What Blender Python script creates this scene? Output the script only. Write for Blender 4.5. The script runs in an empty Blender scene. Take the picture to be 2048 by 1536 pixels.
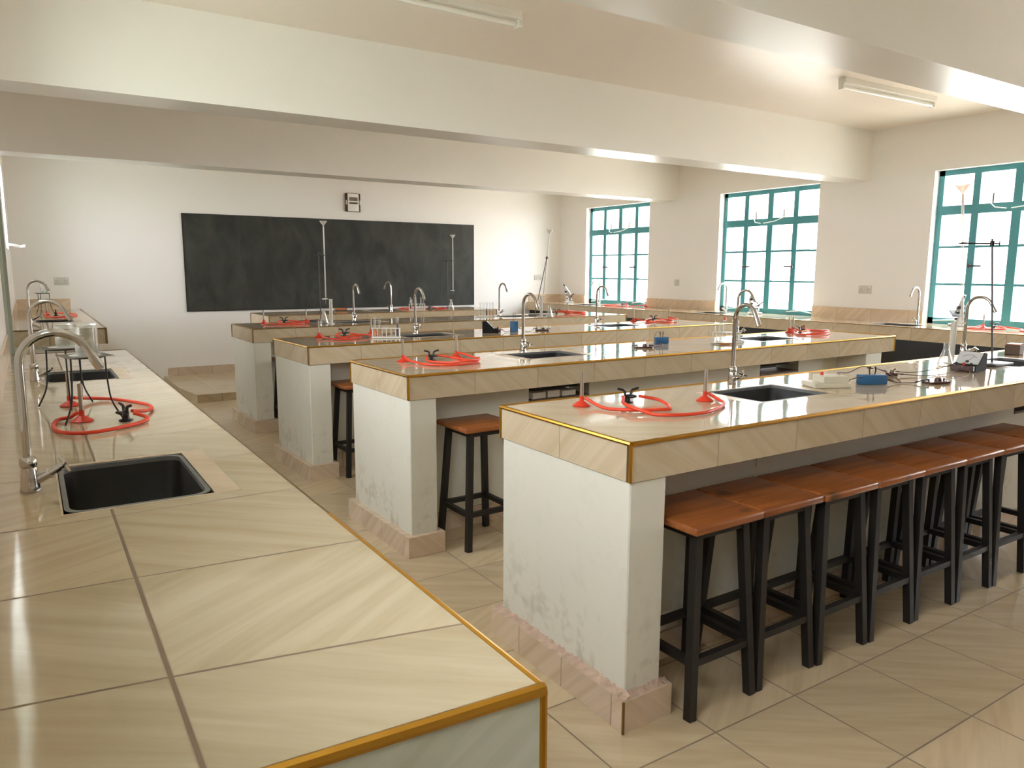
import bpy, bmesh, math, random
from math import sin, cos, pi, radians
from mathutils import Vector, Matrix

random.seed(7)
scn = bpy.context.scene
COL = scn.collection

# ------------------------------------------------------------------ camera
FPX, YAW, PITCH, ROLL, EYE = 1494.52, 0.571811, 0.1501, -0.003877, 1.396
fwd = Vector((sin(YAW)*cos(PITCH), cos(YAW)*cos(PITCH), -sin(PITCH)))
rt0 = Vector((cos(YAW), -sin(YAW), 0.0))
dn0 = fwd.cross(rt0)
rt = cos(ROLL)*rt0 + sin(ROLL)*dn0
dn = -sin(ROLL)*rt0 + cos(ROLL)*dn0
cd = bpy.data.cameras.new('camera')
cam = bpy.data.objects.new('camera', cd)
COL.objects.link(cam)
cd.sensor_width = 36.0
cd.lens = FPX/2048*36.0
cd.clip_start = 0.02
cam.matrix_world = Matrix(((rt.x, -dn.x, -fwd.x, 0), (rt.y, -dn.y, -fwd.y, 0), (rt.z, -dn.z, -fwd.z, EYE), (0, 0, 0, 1)))
scn.camera = cam

# ------------------------------------------------------------------ light
vs = scn.view_settings
vs.view_transform = 'Standard'
vs.look = 'None'
vs.gamma = 1.0
vs.use_curve_mapping = False
vs.exposure = 2.32
scn.cycles.max_bounces = 14
scn.cycles.diffuse_bounces = 9
scn.cycles.transparent_max_bounces = 24
scn.cycles.caustics_reflective = False
scn.cycles.sample_clamp_indirect = 8.0
w = bpy.data.worlds.new('bright_sky')
scn.world = w
w.use_nodes = True
bg = w.node_tree.nodes['Background']
bg.inputs[0].default_value = (0.97, 0.97, 1.05, 1)
bg.inputs[1].default_value = 5.2
sd = bpy.data.lights.new('sun', 'SUN')
sd.energy = 5.0
sd.angle = 0.01
sd.color = (1.0, 0.97, 0.92)
sun = bpy.data.objects.new('sun', sd)
COL.objects.link(sun)
sun.rotation_euler = Vector((-0.13, 0.45, -0.9)).to_track_quat('-Z', 'Y').to_euler()

# room numbers
XL, XR, YN, YB, ZC = -0.13, 7.42, -3.3, 10.08, 2.83
WT = 0.22
WIN_R = [(7.98, 9.40), (5.28, 6.70), (2.61, 4.03), (-0.10, 1.32)]
WIN_L = [(7.95, 9.12), (2.61, 4.03), (-0.10, 1.32)]
DOOR = (5.42, 6.55)
SILL_R, HEAD = 0.90, 2.365
SILLS_L = [1.585, 1.585, 1.585]

def portal(x, y0, y1, z0, z1, side):
    l = bpy.data.lights.new('sky_portal', 'AREA')
    l.shape = 'RECTANGLE'
    l.size = z1-z0
    l.size_y = y1-y0
    l.cycles.is_portal = True
    o = bpy.data.objects.new('sky_portal', l)
    COL.objects.link(o)
    o.location = (x, (y0+y1)/2, (z0+z1)/2)
    o.rotation_euler = (0, radians(90 if side > 0 else -90), 0)
for a, b in WIN_R:
    portal(XR+WT+0.02, a, b, SILL_R, HEAD, 1)
for (a, b), z0 in zip(WIN_L, SILLS_L):
    portal(XL-WT-0.02, a, b, z0, HEAD, -1)

# ------------------------------------------------------------------ materials
def newmat(name):
    m = bpy.data.materials.new(name)
    m.use_nodes = True
    nt = m.node_tree
    b = nt.nodes['Principled BSDF']
    return m, nt, b

def simple(name, col, rough=0.5, metal=0.0, var=0.0, scale=20.0, spec=0.5, bump=0.0):
    m, nt, b = newmat(name)
    b.inputs['Base Color'].default_value = (*col, 1)
    b.inputs['Roughness'].default_value = rough
    b.inputs['Metallic'].default_value = metal
    b.inputs['Specular IOR Level'].default_value = spec
    if var or bump:
        tc = nt.nodes.new('ShaderNodeTexCoord')
        n = nt.nodes.new('ShaderNodeTexNoise')
        n.inputs['Scale'].default_value = scale
        n.inputs['Detail'].default_value = 4
        nt.links.new(tc.outputs['Object'], n.inputs['Vector'])
        if var:
            mx = nt.nodes.new('ShaderNodeMixRGB')
            mx.inputs[1].default_value = (*[c*(1-var) for c in col], 1)
            mx.inputs[2].default_value = (*[min(1, c*(1+var)) for c in col], 1)
            nt.links.new(n.outputs['Fac'], mx.inputs[0])
            nt.links.new(mx.outputs[0], b.inputs['Base Color'])
        if bump:
            bp = nt.nodes.new('ShaderNodeBump')
            bp.inputs['Strength'].default_value = bump
            bp.inputs['Distance'].default_value = 0.004
            nt.links.new(n.outputs['Fac'], bp.inputs['Height'])
            nt.links.new(bp.outputs[0], b.inputs['Normal'])
    return m

class NT:
    def __init__(s, nt):
        s.nt = nt
    def node(s, t, **k):
        n = s.nt.nodes.new(t)
        for a, v in k.items():
            setattr(n, a, v)
        return n
    def put(s, sock, v):
        if hasattr(v, 'is_linked') or hasattr(v, 'links'):
            s.nt.links.new(v, sock)
        else:
            sock.default_value = v
    def m(s, op, a, b=None, c=None):
        n = s.node('ShaderNodeMath', operation=op)
        s.put(n.inputs[0], a)
        if b is not None:
            s.put(n.inputs[1], b)
        if c is not None:
            s.put(n.inputs[2], c)
        return n.outputs[0]

def tile_mat(name, sx, ox, sy, oy, gw, c1, c2, grout, rough=0.07, skew=False, wob=0.12, wide=1.0):
    m, nt, b = newmat(name)
    N = NT(nt)
    tc = N.node('ShaderNodeTexCoord')
    sp = N.node('ShaderNodeSeparateXYZ')
    nt.links.new(tc.outputs['Object'], sp.inputs[0])
    X, Y, Z = sp.outputs
    Yt = Y
    if skew:   # the first rows of this worktop were laid a little out of square
        k = N.m('MAXIMUM', N.m('SUBTRACT', 0.2, N.m('MULTIPLY', N.m('SUBTRACT', Y, 0.9), 0.3)), 0.0)
        Yt = N.m('SUBTRACT', Y, N.m('MULTIPLY', k, N.m('SUBTRACT', 0.487, X)))
    u = N.m('DIVIDE', N.m('SUBTRACT', X, ox), sx)
    v = N.m('DIVIDE', N.m('SUBTRACT', Yt, oy), sy)
    fu, fv = N.m('FRACT', u), N.m('FRACT', v)
    du = N.m('MULTIPLY', N.m('MINIMUM', fu, N.m('SUBTRACT', 1.0, fu)), sx)
    dv = N.m('MULTIPLY', N.m('MINIMUM', fv, N.m('SUBTRACT', 1.0, fv)), sy)
    if wide != 1.0:
        du = N.m('DIVIDE', du, wide)
    d = N.m('MINIMUM', du, dv)
    mr = N.node('ShaderNodeMapRange')
    N.put(mr.inputs['Value'], d)
    mr.inputs['From Min'].default_value = gw*0.35
    mr.inputs['From Max'].default_value = gw*0.65
    mask = mr.outputs[0]
    cell = N.node('ShaderNodeCombineXYZ')
    N.put(cell.inputs[0], N.m('FLOOR', u))
    N.put(cell.inputs[1], N.m('FLOOR', v))
    wn = N.node('ShaderNodeTexWhiteNoise')
    nt.links.new(cell.outputs[0], wn.inputs['Vector'])
    rnd = wn.outputs['Value']
    ang = N.m('ADD', N.m('MULTIPLY', N.m('GREATER_THAN', rnd, 0.45), -1.45), N.m('ADD', 0.55, N.m('MULTIPLY', rnd, 0.5)))
    cv = N.node('ShaderNodeCombineXYZ')
    N.put(cv.inputs[0], X)
    N.put(cv.inputs[1], N.m('ADD', Y, Z))
    N.put(cv.inputs[2], N.m('MULTIPLY', rnd, 7.0))
    vr = N.node('ShaderNodeVectorRotate', rotation_type='Z_AXIS')
    nt.links.new(cv.outputs[0], vr.inputs['Vector'])
    N.put(vr.inputs['Angle'], ang)
    mp = N.node('ShaderNodeMapping')
    mp.inputs['Scale'].default_value = (1.3, 15.0, 3.0)
    nt.links.new(vr.outputs[0], mp.inputs[0])
    n1 = N.node('ShaderNodeTexNoise')
    n1.inputs['Scale'].default_value = 1.6
    n1.inputs['Detail'].default_value = 5
    n1.inputs['Roughness'].default_value = 0.55
    n1.inputs['Distortion'].default_value = 0.35
    nt.links.new(mp.outputs[0], n1.inputs['Vector'])
    cr = N.node('ShaderNodeValToRGB')
    cr.color_ramp.elements[0].position = 0.30
    cr.color_ramp.elements[0].color = (*c1, 1)
    cr.color_ramp.elements[1].position = 0.62
    cr.color_ramp.elements[1].color = (*c2, 1)
    nt.links.new(n1.outputs['Fac'], cr.inputs[0])
    hv = N.node('ShaderNodeHueSaturation')
    N.put(hv.inputs['Value'], N.m('ADD', 1-wob/2, N.m('MULTIPLY', wn.outputs['Value'], wob)))
    nt.links.new(cr.outputs[0], hv.inputs['Color'])
    mx = N.node('ShaderNodeMixRGB')
    N.put(mx.inputs[0], mask)
    mx.inputs[1].default_value = (*grout, 1)
    nt.links.new(hv.outputs[0], mx.inputs[2])
    nt.links.new(mx.outputs[0], b.inputs['Base Color'])
    N.put(b.inputs['Roughness'], N.m('SUBTRACT', 0.75, N.m('MULTIPLY', mask, 0.75-rough)))
    n2 = N.node('ShaderNodeTexNoise')
    n2.inputs['Scale'].default_value = 5.0
    n2.inputs['Detail'].default_value = 1
    nt.links.new(tc.outputs['Object'], n2.inputs['Vector'])
    bp = N.node('ShaderNodeBump')
    bp.inputs['Strength'].default_value = 0.25
    bp.inputs['Distance'].default_value = 0.0035
    N.put(bp.inputs['Height'], N.m('ADD', n2.outputs['Fac'], N.m('MULTIPLY', mask, 0.15)))
    nt.links.new(bp.outputs[0], b.inputs['Normal'])
    return m

T1, T2 = (0.50, 0.395, 0.255), (0.575, 0.475, 0.335)
GR = (0.26, 0.18, 0.115)
M = {}
M['floor'] = tile_mat('floor_tiles', 0.378, 1.668, 0.378, 1.430, 0.006, (0.45, 0.35, 0.215), (0.52, 0.415, 0.27), (0.20, 0.145, 0.09), 0.19)
M['bench_tile'] = tile_mat('bench_tiles', 0.392, 0.37, 0.40, 0.352, 0.003, T1, T2, GR, 0.05)
M['left_tile'] = tile_mat('left_counter_tiles', 0.376, 0.111, 0.396, 0.876, 0.0055, (0.43, 0.345, 0.215), (0.51, 0.43, 0.295), (0.22, 0.16, 0.105), 0.07, skew=True, wide=1.25)
M['right_tile'] = tile_mat('window_counter_tiles', 0.50, 6.63, 0.40, 0.17, 0.003, T1, T2, GR, 0.05)
M['skirt_tile'] = tile_mat('skirting_tiles', 0.40, 0.31, 0.26, 0.29, 0.004, (0.50, 0.38, 0.265), (0.60, 0.48, 0.36), (0.25, 0.17, 0.11), 0.22)
M['splash_tile'] = tile_mat('splashback_tiles', 0.40, 0.21, 0.40, 0.17, 0.003, (0.58, 0.44, 0.30), (0.68, 0.54, 0.39), GR, 0.18)
M['lit_end_tile'] = tile_mat('window_lit_end_tiles', 3.0, -1.2, 3.0, -1.3, 0.002, (0.50, 0.52, 0.42), (0.60, 0.63, 0.54), GR, 0.15)  # greenish end tile, window light on it put into the paler colour
M['cut_tile'] = tile_mat('sink_surround_tiles', 3.0, -1.2, 3.0, -1.3, 0.002, (0.52, 0.40, 0.26), (0.60, 0.48, 0.34), GR, 0.30)
M['wall'] = simple('painted_wall', (0.80, 0.775, 0.74), 0.50, var=0.015, scale=3.0, bump=0.12)
M['beam'] = simple('gloss_painted_beam', (0.81, 0.785, 0.735), 0.31, var=0.015, scale=3.0, bump=0.10)
M['ceiling'] = simple('painted_ceiling', (0.82, 0.735, 0.65), 0.36, var=0.015, scale=2.0, bump=0.10)
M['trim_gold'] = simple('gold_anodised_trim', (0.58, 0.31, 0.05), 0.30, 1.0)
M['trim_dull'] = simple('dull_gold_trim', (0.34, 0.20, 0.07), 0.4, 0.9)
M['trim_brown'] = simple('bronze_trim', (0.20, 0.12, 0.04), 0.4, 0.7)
M['chrome'] = simple('chrome', (0.55, 0.535, 0.50), 0.12, 1.0)
M['steel'] = simple('dull_steel', (0.42, 0.39, 0.34), 0.35, 1.0)
M['barrel'] = simple('burner_barrel', (0.36, 0.31, 0.25), 0.38, 0.85)
M['black_metal'] = simple('black_painted_steel', (0.010, 0.0075, 0.0055), 0.48, 0.0, var=0.3, scale=30)
M['grey_metal'] = simple('dark_grey_cast_iron', (0.06, 0.055, 0.055), 0.45)
M['sink'] = simple('dark_sink_resin', (0.022, 0.021, 0.018), 0.55, var=0.25, scale=14, bump=0.1)
M['sink_rim'] = simple('grey_sink_rim', (0.14, 0.14, 0.13), 0.5, var=0.2, scale=30)
M['red'] = simple('red_enamel', (0.62, 0.040, 0.016), 0.35)
M['rubber'] = simple('red_rubber', (0.70, 0.055, 0.018), 0.42, var=0.06, scale=30)
M['black_plastic'] = simple('black_plastic', (0.014, 0.012, 0.012), 0.35)
M['matte_black'] = simple('matte_black_case', (0.012, 0.011, 0.011), 0.75, spec=0.25)
M['instrument'] = simple('instrument_grey_enamel', (0.50, 0.50, 0.49), 0.4)
M['navy'] = simple('navy_plastic', (0.012, 0.014, 0.04), 0.35)
M['socket_white'] = simple('socket_white', (0.56, 0.54, 0.49), 0.4)
M['white_plastic'] = simple('white_plastic', (0.80, 0.78, 0.72), 0.35)
M['cream_plastic'] = simple('cream_plastic', (0.62, 0.58, 0.46), 0.4)
M['blue'] = simple('blue_plastic', (0.028, 0.125, 0.27), 0.42)
M['brown_plastic'] = simple('brown_bakelite', (0.065, 0.022, 0.016), 0.35)
M['wire'] = simple('brown_wire', (0.10, 0.05, 0.035), 0.5)
M['orange_liquid'] = simple('orange_solution', (0.75, 0.28, 0.05), 0.15)
M['blue_liquid'] = simple('dark_blue_solution', (0.012, 0.02, 0.09), 0.12)
M['teal'] = simple('teal_window_paint', (0.06, 0.27, 0.30), 0.35, var=0.06, scale=8)
M['greygreen'] = simple('grey_green_door_paint', (0.40, 0.43, 0.36), 0.4)
M['tube'] = simple('fluorescent_tube_off', (0.86, 0.85, 0.80), 0.25)
M['paper'] = simple('white_paper', (0.75, 0.72, 0.66), 0.8)
M['darkwood'] = simple('dark_shelf_board', (0.12, 0.075, 0.045), 0.6, var=0.25, scale=9)
M['black_wall'] = simple('black_painted_panel', (0.020, 0.021, 0.021), 0.4, var=0.2, scale=5)
M['mortar'] = simple('pink_grey_mortar', (0.46, 0.33, 0.25), 0.95, var=0.35, scale=40, bump=0.9)
M['wood_handle'] = simple('varnished_wood_handle', (0.42, 0.16, 0.06), 0.35)
M['outside_wall'] = simple('outside_plaster', (0.80, 0.76, 0.70), 0.9)
M['outside_roof'] = simple('outside_roof_tiles', (0.40, 0.20, 0.13), 0.9)
M['ground'] = simple('pale_concrete_yard', (0.55, 0.51, 0.45), 0.95, var=0.1, scale=1.0)
M['left_bounce'] = simple('greenish_bounce_ground', (0.44, 0.48, 0.42), 0.95, var=0.15, scale=2.0)  # unseen ground, tinted pale green to cool the light from the left windows
M['lcd'] = simple('clock_display', (0.055, 0.045, 0.03), 0.3)
M['lcd_digit'] = simple('clock_digits', (0.45, 0.38, 0.28), 0.5)
M['meter_face'] = simple('meter_dial', (0.60, 0.62, 0.63), 0.3)
M['ceramic'] = simple('grey_ceramic_gauze', (0.55, 0.53, 0.47), 0.7, var=0.12, scale=120)

def wood():
    m, nt, b = newmat('varnished_seat_wood')
    N = NT(nt)
    tc = N.node('ShaderNodeTexCoord')
    oi = N.node('ShaderNodeObjectInfo')
    mp = N.node('ShaderNodeMapping')
    mp.inputs['Scale'].default_value = (2.0, 22.0, 22.0)
    nt.links.new(tc.outputs['Object'], mp.inputs[0])
    off = N.node('ShaderNodeCombineXYZ')
    N.put(off.inputs[0], N.m('MULTIPLY', oi.outputs['Random'], 9.0))
    N.put(off.inputs[1], N.m('MULTIPLY', oi.outputs['Random'], 31.0))
    nt.links.new(off.outputs[0], mp.inputs['Location'])
    n = N.node('ShaderNodeTexNoise')
    n.inputs['Scale'].default_value = 1.5
    n.inputs['Detail'].default_value = 5
    n.inputs['Distortion'].default_value = 0.8
    nt.links.new(mp.outputs[0], n.inputs['Vector'])
    cr = N.node('ShaderNodeValToRGB')
    cr.color_ramp.elements[0].position = 0.3
    cr.color_ramp.elements[0].color = (0.20, 0.058, 0.016, 1)
    cr.color_ramp.elements[1].position = 0.72
    cr.color_ramp.elements[1].color = (0.40, 0.135, 0.034, 1)
    nt.links.new(n.outputs['Fac'], cr.inputs[0])
    # a few dark knots
    ad = N.node('ShaderNodeVectorMath', operation='ADD')
    nt.links.new(tc.outputs['Object'], ad.inputs[0])
    nt.links.new(off.outputs[0], ad.inputs[1])
    vo = N.node('ShaderNodeTexNoise')
    vo.inputs['Scale'].default_value = 8.0
    vo.inputs['Detail'].default_value = 1.0
    nt.links.new(ad.outputs[0], vo.inputs['Vector'])
    mr = N.node('ShaderNodeMapRange')
    nt.links.new(vo.outputs['Fac'], mr.inputs['Value'])
    mr.inputs['From Min'].default_value = 0.66
    mr.inputs['From Max'].default_value = 0.76
    mr.inputs['To Max'].default_value = 0.8
    mx = N.node('ShaderNodeMixRGB')
    nt.links.new(mr.outputs[0], mx.inputs[0])
    nt.links.new(cr.outputs[0], mx.inputs[1])
    mx.inputs[2].default_value = (0.05, 0.018, 0.008, 1)
    nt.links.new(mx.outputs[0], b.inputs['Base Color'])
    b.inputs['Roughness'].default_value = 0.36
    return m
M['wood'] = wood()

def plaster():
    m, nt, b = newmat('bench_plaster')
    N = NT(nt)
    tc = N.node('ShaderNodeTexCoord')
    sp = N.node('ShaderNodeSeparateXYZ')
    nt.links.new(tc.outputs['Object'], sp.inputs[0])
    n = N.node('ShaderNodeTexNoise')
    n.inputs['Scale'].default_value = 7.0
    n.inputs['Detail'].default_value = 5
    nt.links.new(tc.outputs['Object'], n.inputs['Vector'])
    n2 = N.node('ShaderNodeTexNoise')
    n2.inputs['Scale'].default_value = 28.0
    n2.inputs['Detail'].default_value = 3
    nt.links.new(tc.outputs['Object'], n2.inputs['Vector'])
    mr = N.node('ShaderNodeMapRange')     # scuffed by shoes near the skirting
    N.put(mr.inputs['Value'], sp.outputs[2])
    mr.inputs['From Min'].default_value = 0.10
    mr.inputs['From Max'].default_value = 0.42
    mr.inputs['To Min'].default_value = 1.0
    mr.inputs['To Max'].default_value = 0.12
    s1 = N.node('ShaderNodeMapRange')
    N.put(s1.inputs['Value'], N.m('MULTIPLY', n.outputs['Fac'], N.m('ADD', 0.5, N.m('MULTIPLY', n2.outputs['Fac'], 0.9))))
    s1.inputs['From Min'].default_value = 0.50
    s1.inputs['From Max'].default_value = 0.68
    fac = N.m('MULTIPLY', N.m('MULTIPLY', s1.outputs[0], mr.outputs[0]), 0.5)
    mx = N.node('ShaderNodeMixRGB')
    N.put(mx.inputs[0], fac)
    mx.inputs[1].default_value = (0.64, 0.62, 0.53, 1)
    mx.inputs[2].default_value = (0.34, 0.28, 0.20, 1)
    nt.links.new(mx.outputs[0], b.inputs['Base Color'])
    b.inputs['Roughness'].default_value = 0.6
    bp = N.node('ShaderNodeBump')
    bp.inputs['Strength'].default_value = 0.15
    bp.inputs['Distance'].default_value = 0.004
    nt.links.new(n2.outputs['Fac'], bp.inputs['Height'])
    nt.links.new(bp.outputs[0], b.inputs['Normal'])
    return m
M['plaster'] = plaster()

def board():
    m, nt, b = newmat('chalk_dusted_blackboard')
    N = NT(nt)
    tc = N.node('ShaderNodeTexCoord')
    mp = N.node('ShaderNodeMapping')
    mp.inputs['Rotation'].default_value = (0, 0.5, 0)
    mp.inputs['Scale'].default_value = (2.2, 1, 1.1)
    nt.links.new(tc.outputs['Object'], mp.inputs[0])
    n = N.node('ShaderNodeTexNoise')
    n.inputs['Scale'].default_value = 1.7
    n.inputs['Detail'].default_value = 6
    n.inputs['Roughness'].default_value = 0.6
    n.inputs['Distortion'].default_value = 0.6
    nt.links.new(mp.outputs[0], n.inputs['Vector'])
    cr = N.node('ShaderNodeValToRGB')
    cr.color_ramp.elements[0].position = 0.35
    cr.color_ramp.elements[0].color = (0.022, 0.024, 0.020, 1)
    cr.color_ramp.elements[1].position = 0.75
    cr.color_ramp.elements[1].color = (0.060, 0.060, 0.050, 1)
    nt.links.new(n.outputs['Fac'], cr.inputs[0])
    nt.links.new(cr.outputs[0], b.inputs['Base Color'])
    b.inputs['Roughness'].default_value = 0.6
    b.inputs['Specular IOR Level'].default_value = 0.3
    return m
M['board'] = board()

def glass(name, tint, refl=0.10, haze=0.0):
    m = bpy.data.materials.new(name)
    m.use_nodes = True
    nt = m.node_tree
    nt.nodes.clear()
    N = NT(nt)
    out = N.node('ShaderNodeOutputMaterial')
    tr = N.node('ShaderNodeBsdfTransparent')
    tr.inputs[0].default_value = (*tint, 1)
    gl = N.node('ShaderNodeBsdfGlossy')
    gl.inputs['Roughness'].default_value = 0.03
    lw = N.node('ShaderNodeLayerWeight')
    lw.inputs['Blend'].default_value = refl
    mx = N.node('ShaderNodeMixShader')
    nt.links.new(lw.outputs['Facing'], mx.inputs[0])
    nt.links.new(tr.outputs[0], mx.inputs[1])
    nt.links.new(gl.outputs[0], mx.inputs[2])
    res = mx.outputs[0]
    if haze:
        df = N.node('ShaderNodeBsdfDiffuse')
        df.inputs[0].default_value = (0.85, 0.83, 0.78, 1)
        m2 = N.node('ShaderNodeMixShader')
        m2.inputs[0].default_value = haze
        nt.links.new(res, m2.inputs[1])
        nt.links.new(df.outputs[0], m2.inputs[2])
        res = m2.outputs[0]
    nt.links.new(res, out.inputs[0])
    return m
M['pane'] = glass('window_glass', (0.95, 0.97, 0.96), 0.06)
M['glass'] = glass('lab_glass', (0.965, 0.975, 0.965), 0.28, 0.10)
M['frosty'] = glass('translucent_plastic', (0.93, 0.93, 0.90), 0.2, 0.42)
M['water'] = glass('clear_water', (0.95, 0.96, 0.95), 0.10, 0.03)

# ------------------------------------------------------------------ mesh helpers
def BM():
    return bmesh.new()

def box(bm, lo, hi):
    vsx = [bm.verts.new((x, y, z)) for x in (lo[0], hi[0]) for y in (lo[1], hi[1]) for z in (lo[2], hi[2])]
    for f in ((0, 1, 3, 2), (4, 6, 7, 5), (0, 4, 5, 1), (2, 3, 7, 6), (0, 2, 6, 4), (1, 5, 7, 3)):
        bm.faces.new([vsx[i] for i in f])
    return vsx

def rbox(bm, lo, hi, r=0.004, seg=2, mat=None):
    t = bmesh.new()
    box(t, lo, hi)
    bmesh.ops.bevel(t, geom=t.edges[:], offset=r, segments=seg, affect='EDGES', profile=0.5)
    if mat is not None:
        t.transform(mat)
    me = bpy.data.meshes.new('t')
    t.to_mesh(me)
    t.free()
    bm.from_mesh(me)
    bpy.data.meshes.remove(me)

def smooth_path(pts, n=6):
    P = [Vector(p) for p in pts]
    if len(P) < 3:
        return P
    out = []
    for i in range(len(P)-1):
        p0 = P[i-1] if i else P[0]*2-P[1]
        p1, p2 = P[i], P[i+1]
        p3 = P[i+2] if i+2 < len(P) else P[-1]*2-P[-2]
        for k in range(n):
            t = k/n
            out.append(0.5*((2*p1)+(p2-p0)*t+(2*p0-5*p1+4*p2-p3)*t*t+(3*p1-p0-3*p2+p3)*t**3))
    out.append(P[-1])
    return out

def tube(bm, pts, r, seg=10, smooth=0, caps=True):
    P = smooth_path(pts, smooth) if smooth else [Vector(p) for p in pts]
    R = r if isinstance(r, (list, tuple)) else [r]*len(P)
    if len(R) != len(P):
        R = [r[0]+(r[-1]-r[0])*i/(len(P)-1) for i in range(len(P))]
    rings = []
    T0 = (P[1]-P[0]).normalized()
    up = Vector((0, 0, 1)) if abs(T0.z) < 0.9 else Vector((1, 0, 0))
    nrm = (up-T0*up.dot(T0)).normalized()
    for i, p in enumerate(P):
        a = P[max(i-1, 0)]
        c = P[min(i+1, len(P)-1)]
        T = (c-a).normalized()
        nrm = (nrm-T*nrm.dot(T))
        nrm = nrm.normalized() if nrm.length > 1e-6 else T.orthogonal().normalized()
        bn = T.cross(nrm)
        rings.append([bm.verts.new(p+R[i]*(cos(2*pi*k/seg)*nrm+sin(2*pi*k/seg)*bn)) for k in range(seg)])
    for a, c in zip(rings, rings[1:]):
        for k in range(seg):
            bm.faces.new((a[k], a[(k+1) % seg], c[(k+1) % seg], c[k]))
    if caps:
        bm.faces.new(rings[0][::-1])
        bm.faces.new(rings[-1])

def lathe(bm, prof, c=(0, 0, 0), seg=20, mat=None):
    """profile of (radius, height)"""
    rings = []
    M4 = mat if mat is not None else Matrix.Identity(4)
    for r, z in prof:
        if r < 1e-6:
            rings.append([bm.verts.new(M4 @ (Vector(c)+Vector((0, 0, z))))])
        else:
            rings.append([bm.verts.new(M4 @ (Vector(c)+Vector((r*cos(2*pi*k/seg), r*sin(2*pi*k/seg), z)))) for k in range(seg)])
    for a, b in zip(rings, rings[1:]):
        for k in range(seg):
            k2 = (k+1) % seg
            if len(a) == 1 and len(b) == 1:
                continue
            if len(a) == 1:
                bm.faces.new((a[0], b[k2], b[k]))
            elif len(b) == 1:
                bm.faces.new((a[k], a[k2], b[0]))
            else:
                bm.faces.new((a[k], a[k2], b[k2], b[k]))

def bar(bm, a, b, wx, wy):
    """square bar from a to b"""
    a, b = Vector(a), Vector(b)
    T = (b-a).normalized()
    up = Vector((0, 1, 0)) if abs(T.y) < 0.9 else Vector((1, 0, 0))
    s = T.cross(up).normalized()
    u = s.cross(T).normalized()
    va = [bm.verts.new(a+s*i*wx/2+u*j*wy/2) for i, j in ((-1, -1), (1, -1), (1, 1), (-1, 1))]
    vb = [bm.verts.new(b+s*i*wx/2+u*j*wy/2) for i, j in ((-1, -1), (1, -1), (1, 1), (-1, 1))]
    bm.faces.new(va[::-1])
    bm.faces.new(vb)
    for k in range(4):
        bm.faces.new((va[k], va[(k+1) % 4], vb[(k+1) % 4], vb[k]))

def prism(bm, poly, z0, z1):
    a = [bm.verts.new((x, y, z0)) for x, y in poly]
    b = [bm.verts.new((x, y, z1)) for x, y in poly]
    bm.faces.new(a[::-1])
    bm.faces.new(b)
    n = len(poly)
    for k in range(n):
        bm.faces.new((a[k], a[(k+1) % n], b[(k+1) % n], b[k]))

def slab(bm, x0, x1, y0, y1, z0, z1, holes=()):
    xs = sorted({x0, x1, *[v for h in holes for v in (h[0], h[1])]})
    ys = sorted({y0, y1, *[v for h in holes for v in (h[2], h[3])]})
    solid = {}
    for i in range(len(xs)-1):
        for j in range(len(ys)-1):
            cx, cy = (xs[i]+xs[i+1])/2, (ys[j]+ys[j+1])/2
            solid[i, j] = not any(h[0] < cx < h[1] and h[2] < cy < h[3] for h in holes)
    cache = {}
    def V(i, j, z):
        k = (i, j, z)
        if k not in cache:
            cache[k] = bm.verts.new((xs[i], ys[j], z))
        return cache[k]
    for (i, j), s in solid.items():
        if not s:
            continue
        bm.faces.new((V(i, j, z1), V(i+1, j, z1), V(i+1, j+1, z1), V(i, j+1, z1)))
        bm.faces.new((V(i, j+1, z0), V(i+1, j+1, z0), V(i+1, j, z0), V(i, j, z0)))
        for di, dj, a, b in ((-1, 0, (i, j+1), (i, j)), (1, 0, (i+1, j), (i+1, j+1)), (0, -1, (i, j), (i+1, j)), (0, 1, (i+1, j+1), (i, j+1))):
            if not solid.get((i+di, j+dj), False):
                bm.faces.new((V(*a, z0), V(*b, z0), V(*b, z1), V(*a, z1)))

def obj(name, bm, mat, parent=None, smooth=False):
    bmesh.ops.recalc_face_normals(bm, faces=bm.faces[:])
    me = bpy.data.meshes.new(name)
    bm.to_mesh(me)
    bm.free()
    me.materials.append(M[mat] if isinstance(mat, str) else mat)
    if smooth:
        me.polygons.foreach_set('use_smooth', [True]*len(me.polygons))
        try:
            me.set_sharp_from_angle(angle=radians(40))
        except Exception:
            pass
    o = bpy.data.objects.new(name, me)
    COL.objects.link(o)
    if parent is not None:
        o.parent = parent
    return o

def tag(o, label, cat, group=None, kind=None):
    o['label'] = label
    o['category'] = cat
    if group:
        o['group'] = group
    if kind:
        o['kind'] = kind
    return o

def thing(name, label, cat, loc=(0, 0, 0), rz=0.0, group=None):
    o = bpy.data.objects.new(name, None)
    o.empty_display_size = 0.05
    COL.objects.link(o)
    o.location = (loc[0], loc[1], loc[2]+(0.0008 if 0.5 < loc[2] < 1.0 else 0.0))
    o.rotation_euler = (0, 0, rz)
    return tag(o, label, cat, group)

def struct(name, bm, mat, parent=None, smooth=False):
    o = obj(name, bm, mat, parent, smooth)
    if parent is None:
        o['kind'] = 'structure'
    return o

KIDS = {}
def copy_tree(o, loc, rz=None, label=None, group=None):
    c = o.copy()
    COL.objects.link(c)
    c.location = loc
    if rz is not None:
        c.rotation_euler = (c.rotation_euler[0], c.rotation_euler[1], rz)
    if label:
        c['label'] = label
    if group:
        c['group'] = group
    for ch in o.children:
        d = ch.copy()
        COL.objects.link(d)
        d.parent = c
        for g in ch.children:
            e = g.copy()
            COL.objects.link(e)
            e.parent = d
    return c

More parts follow.
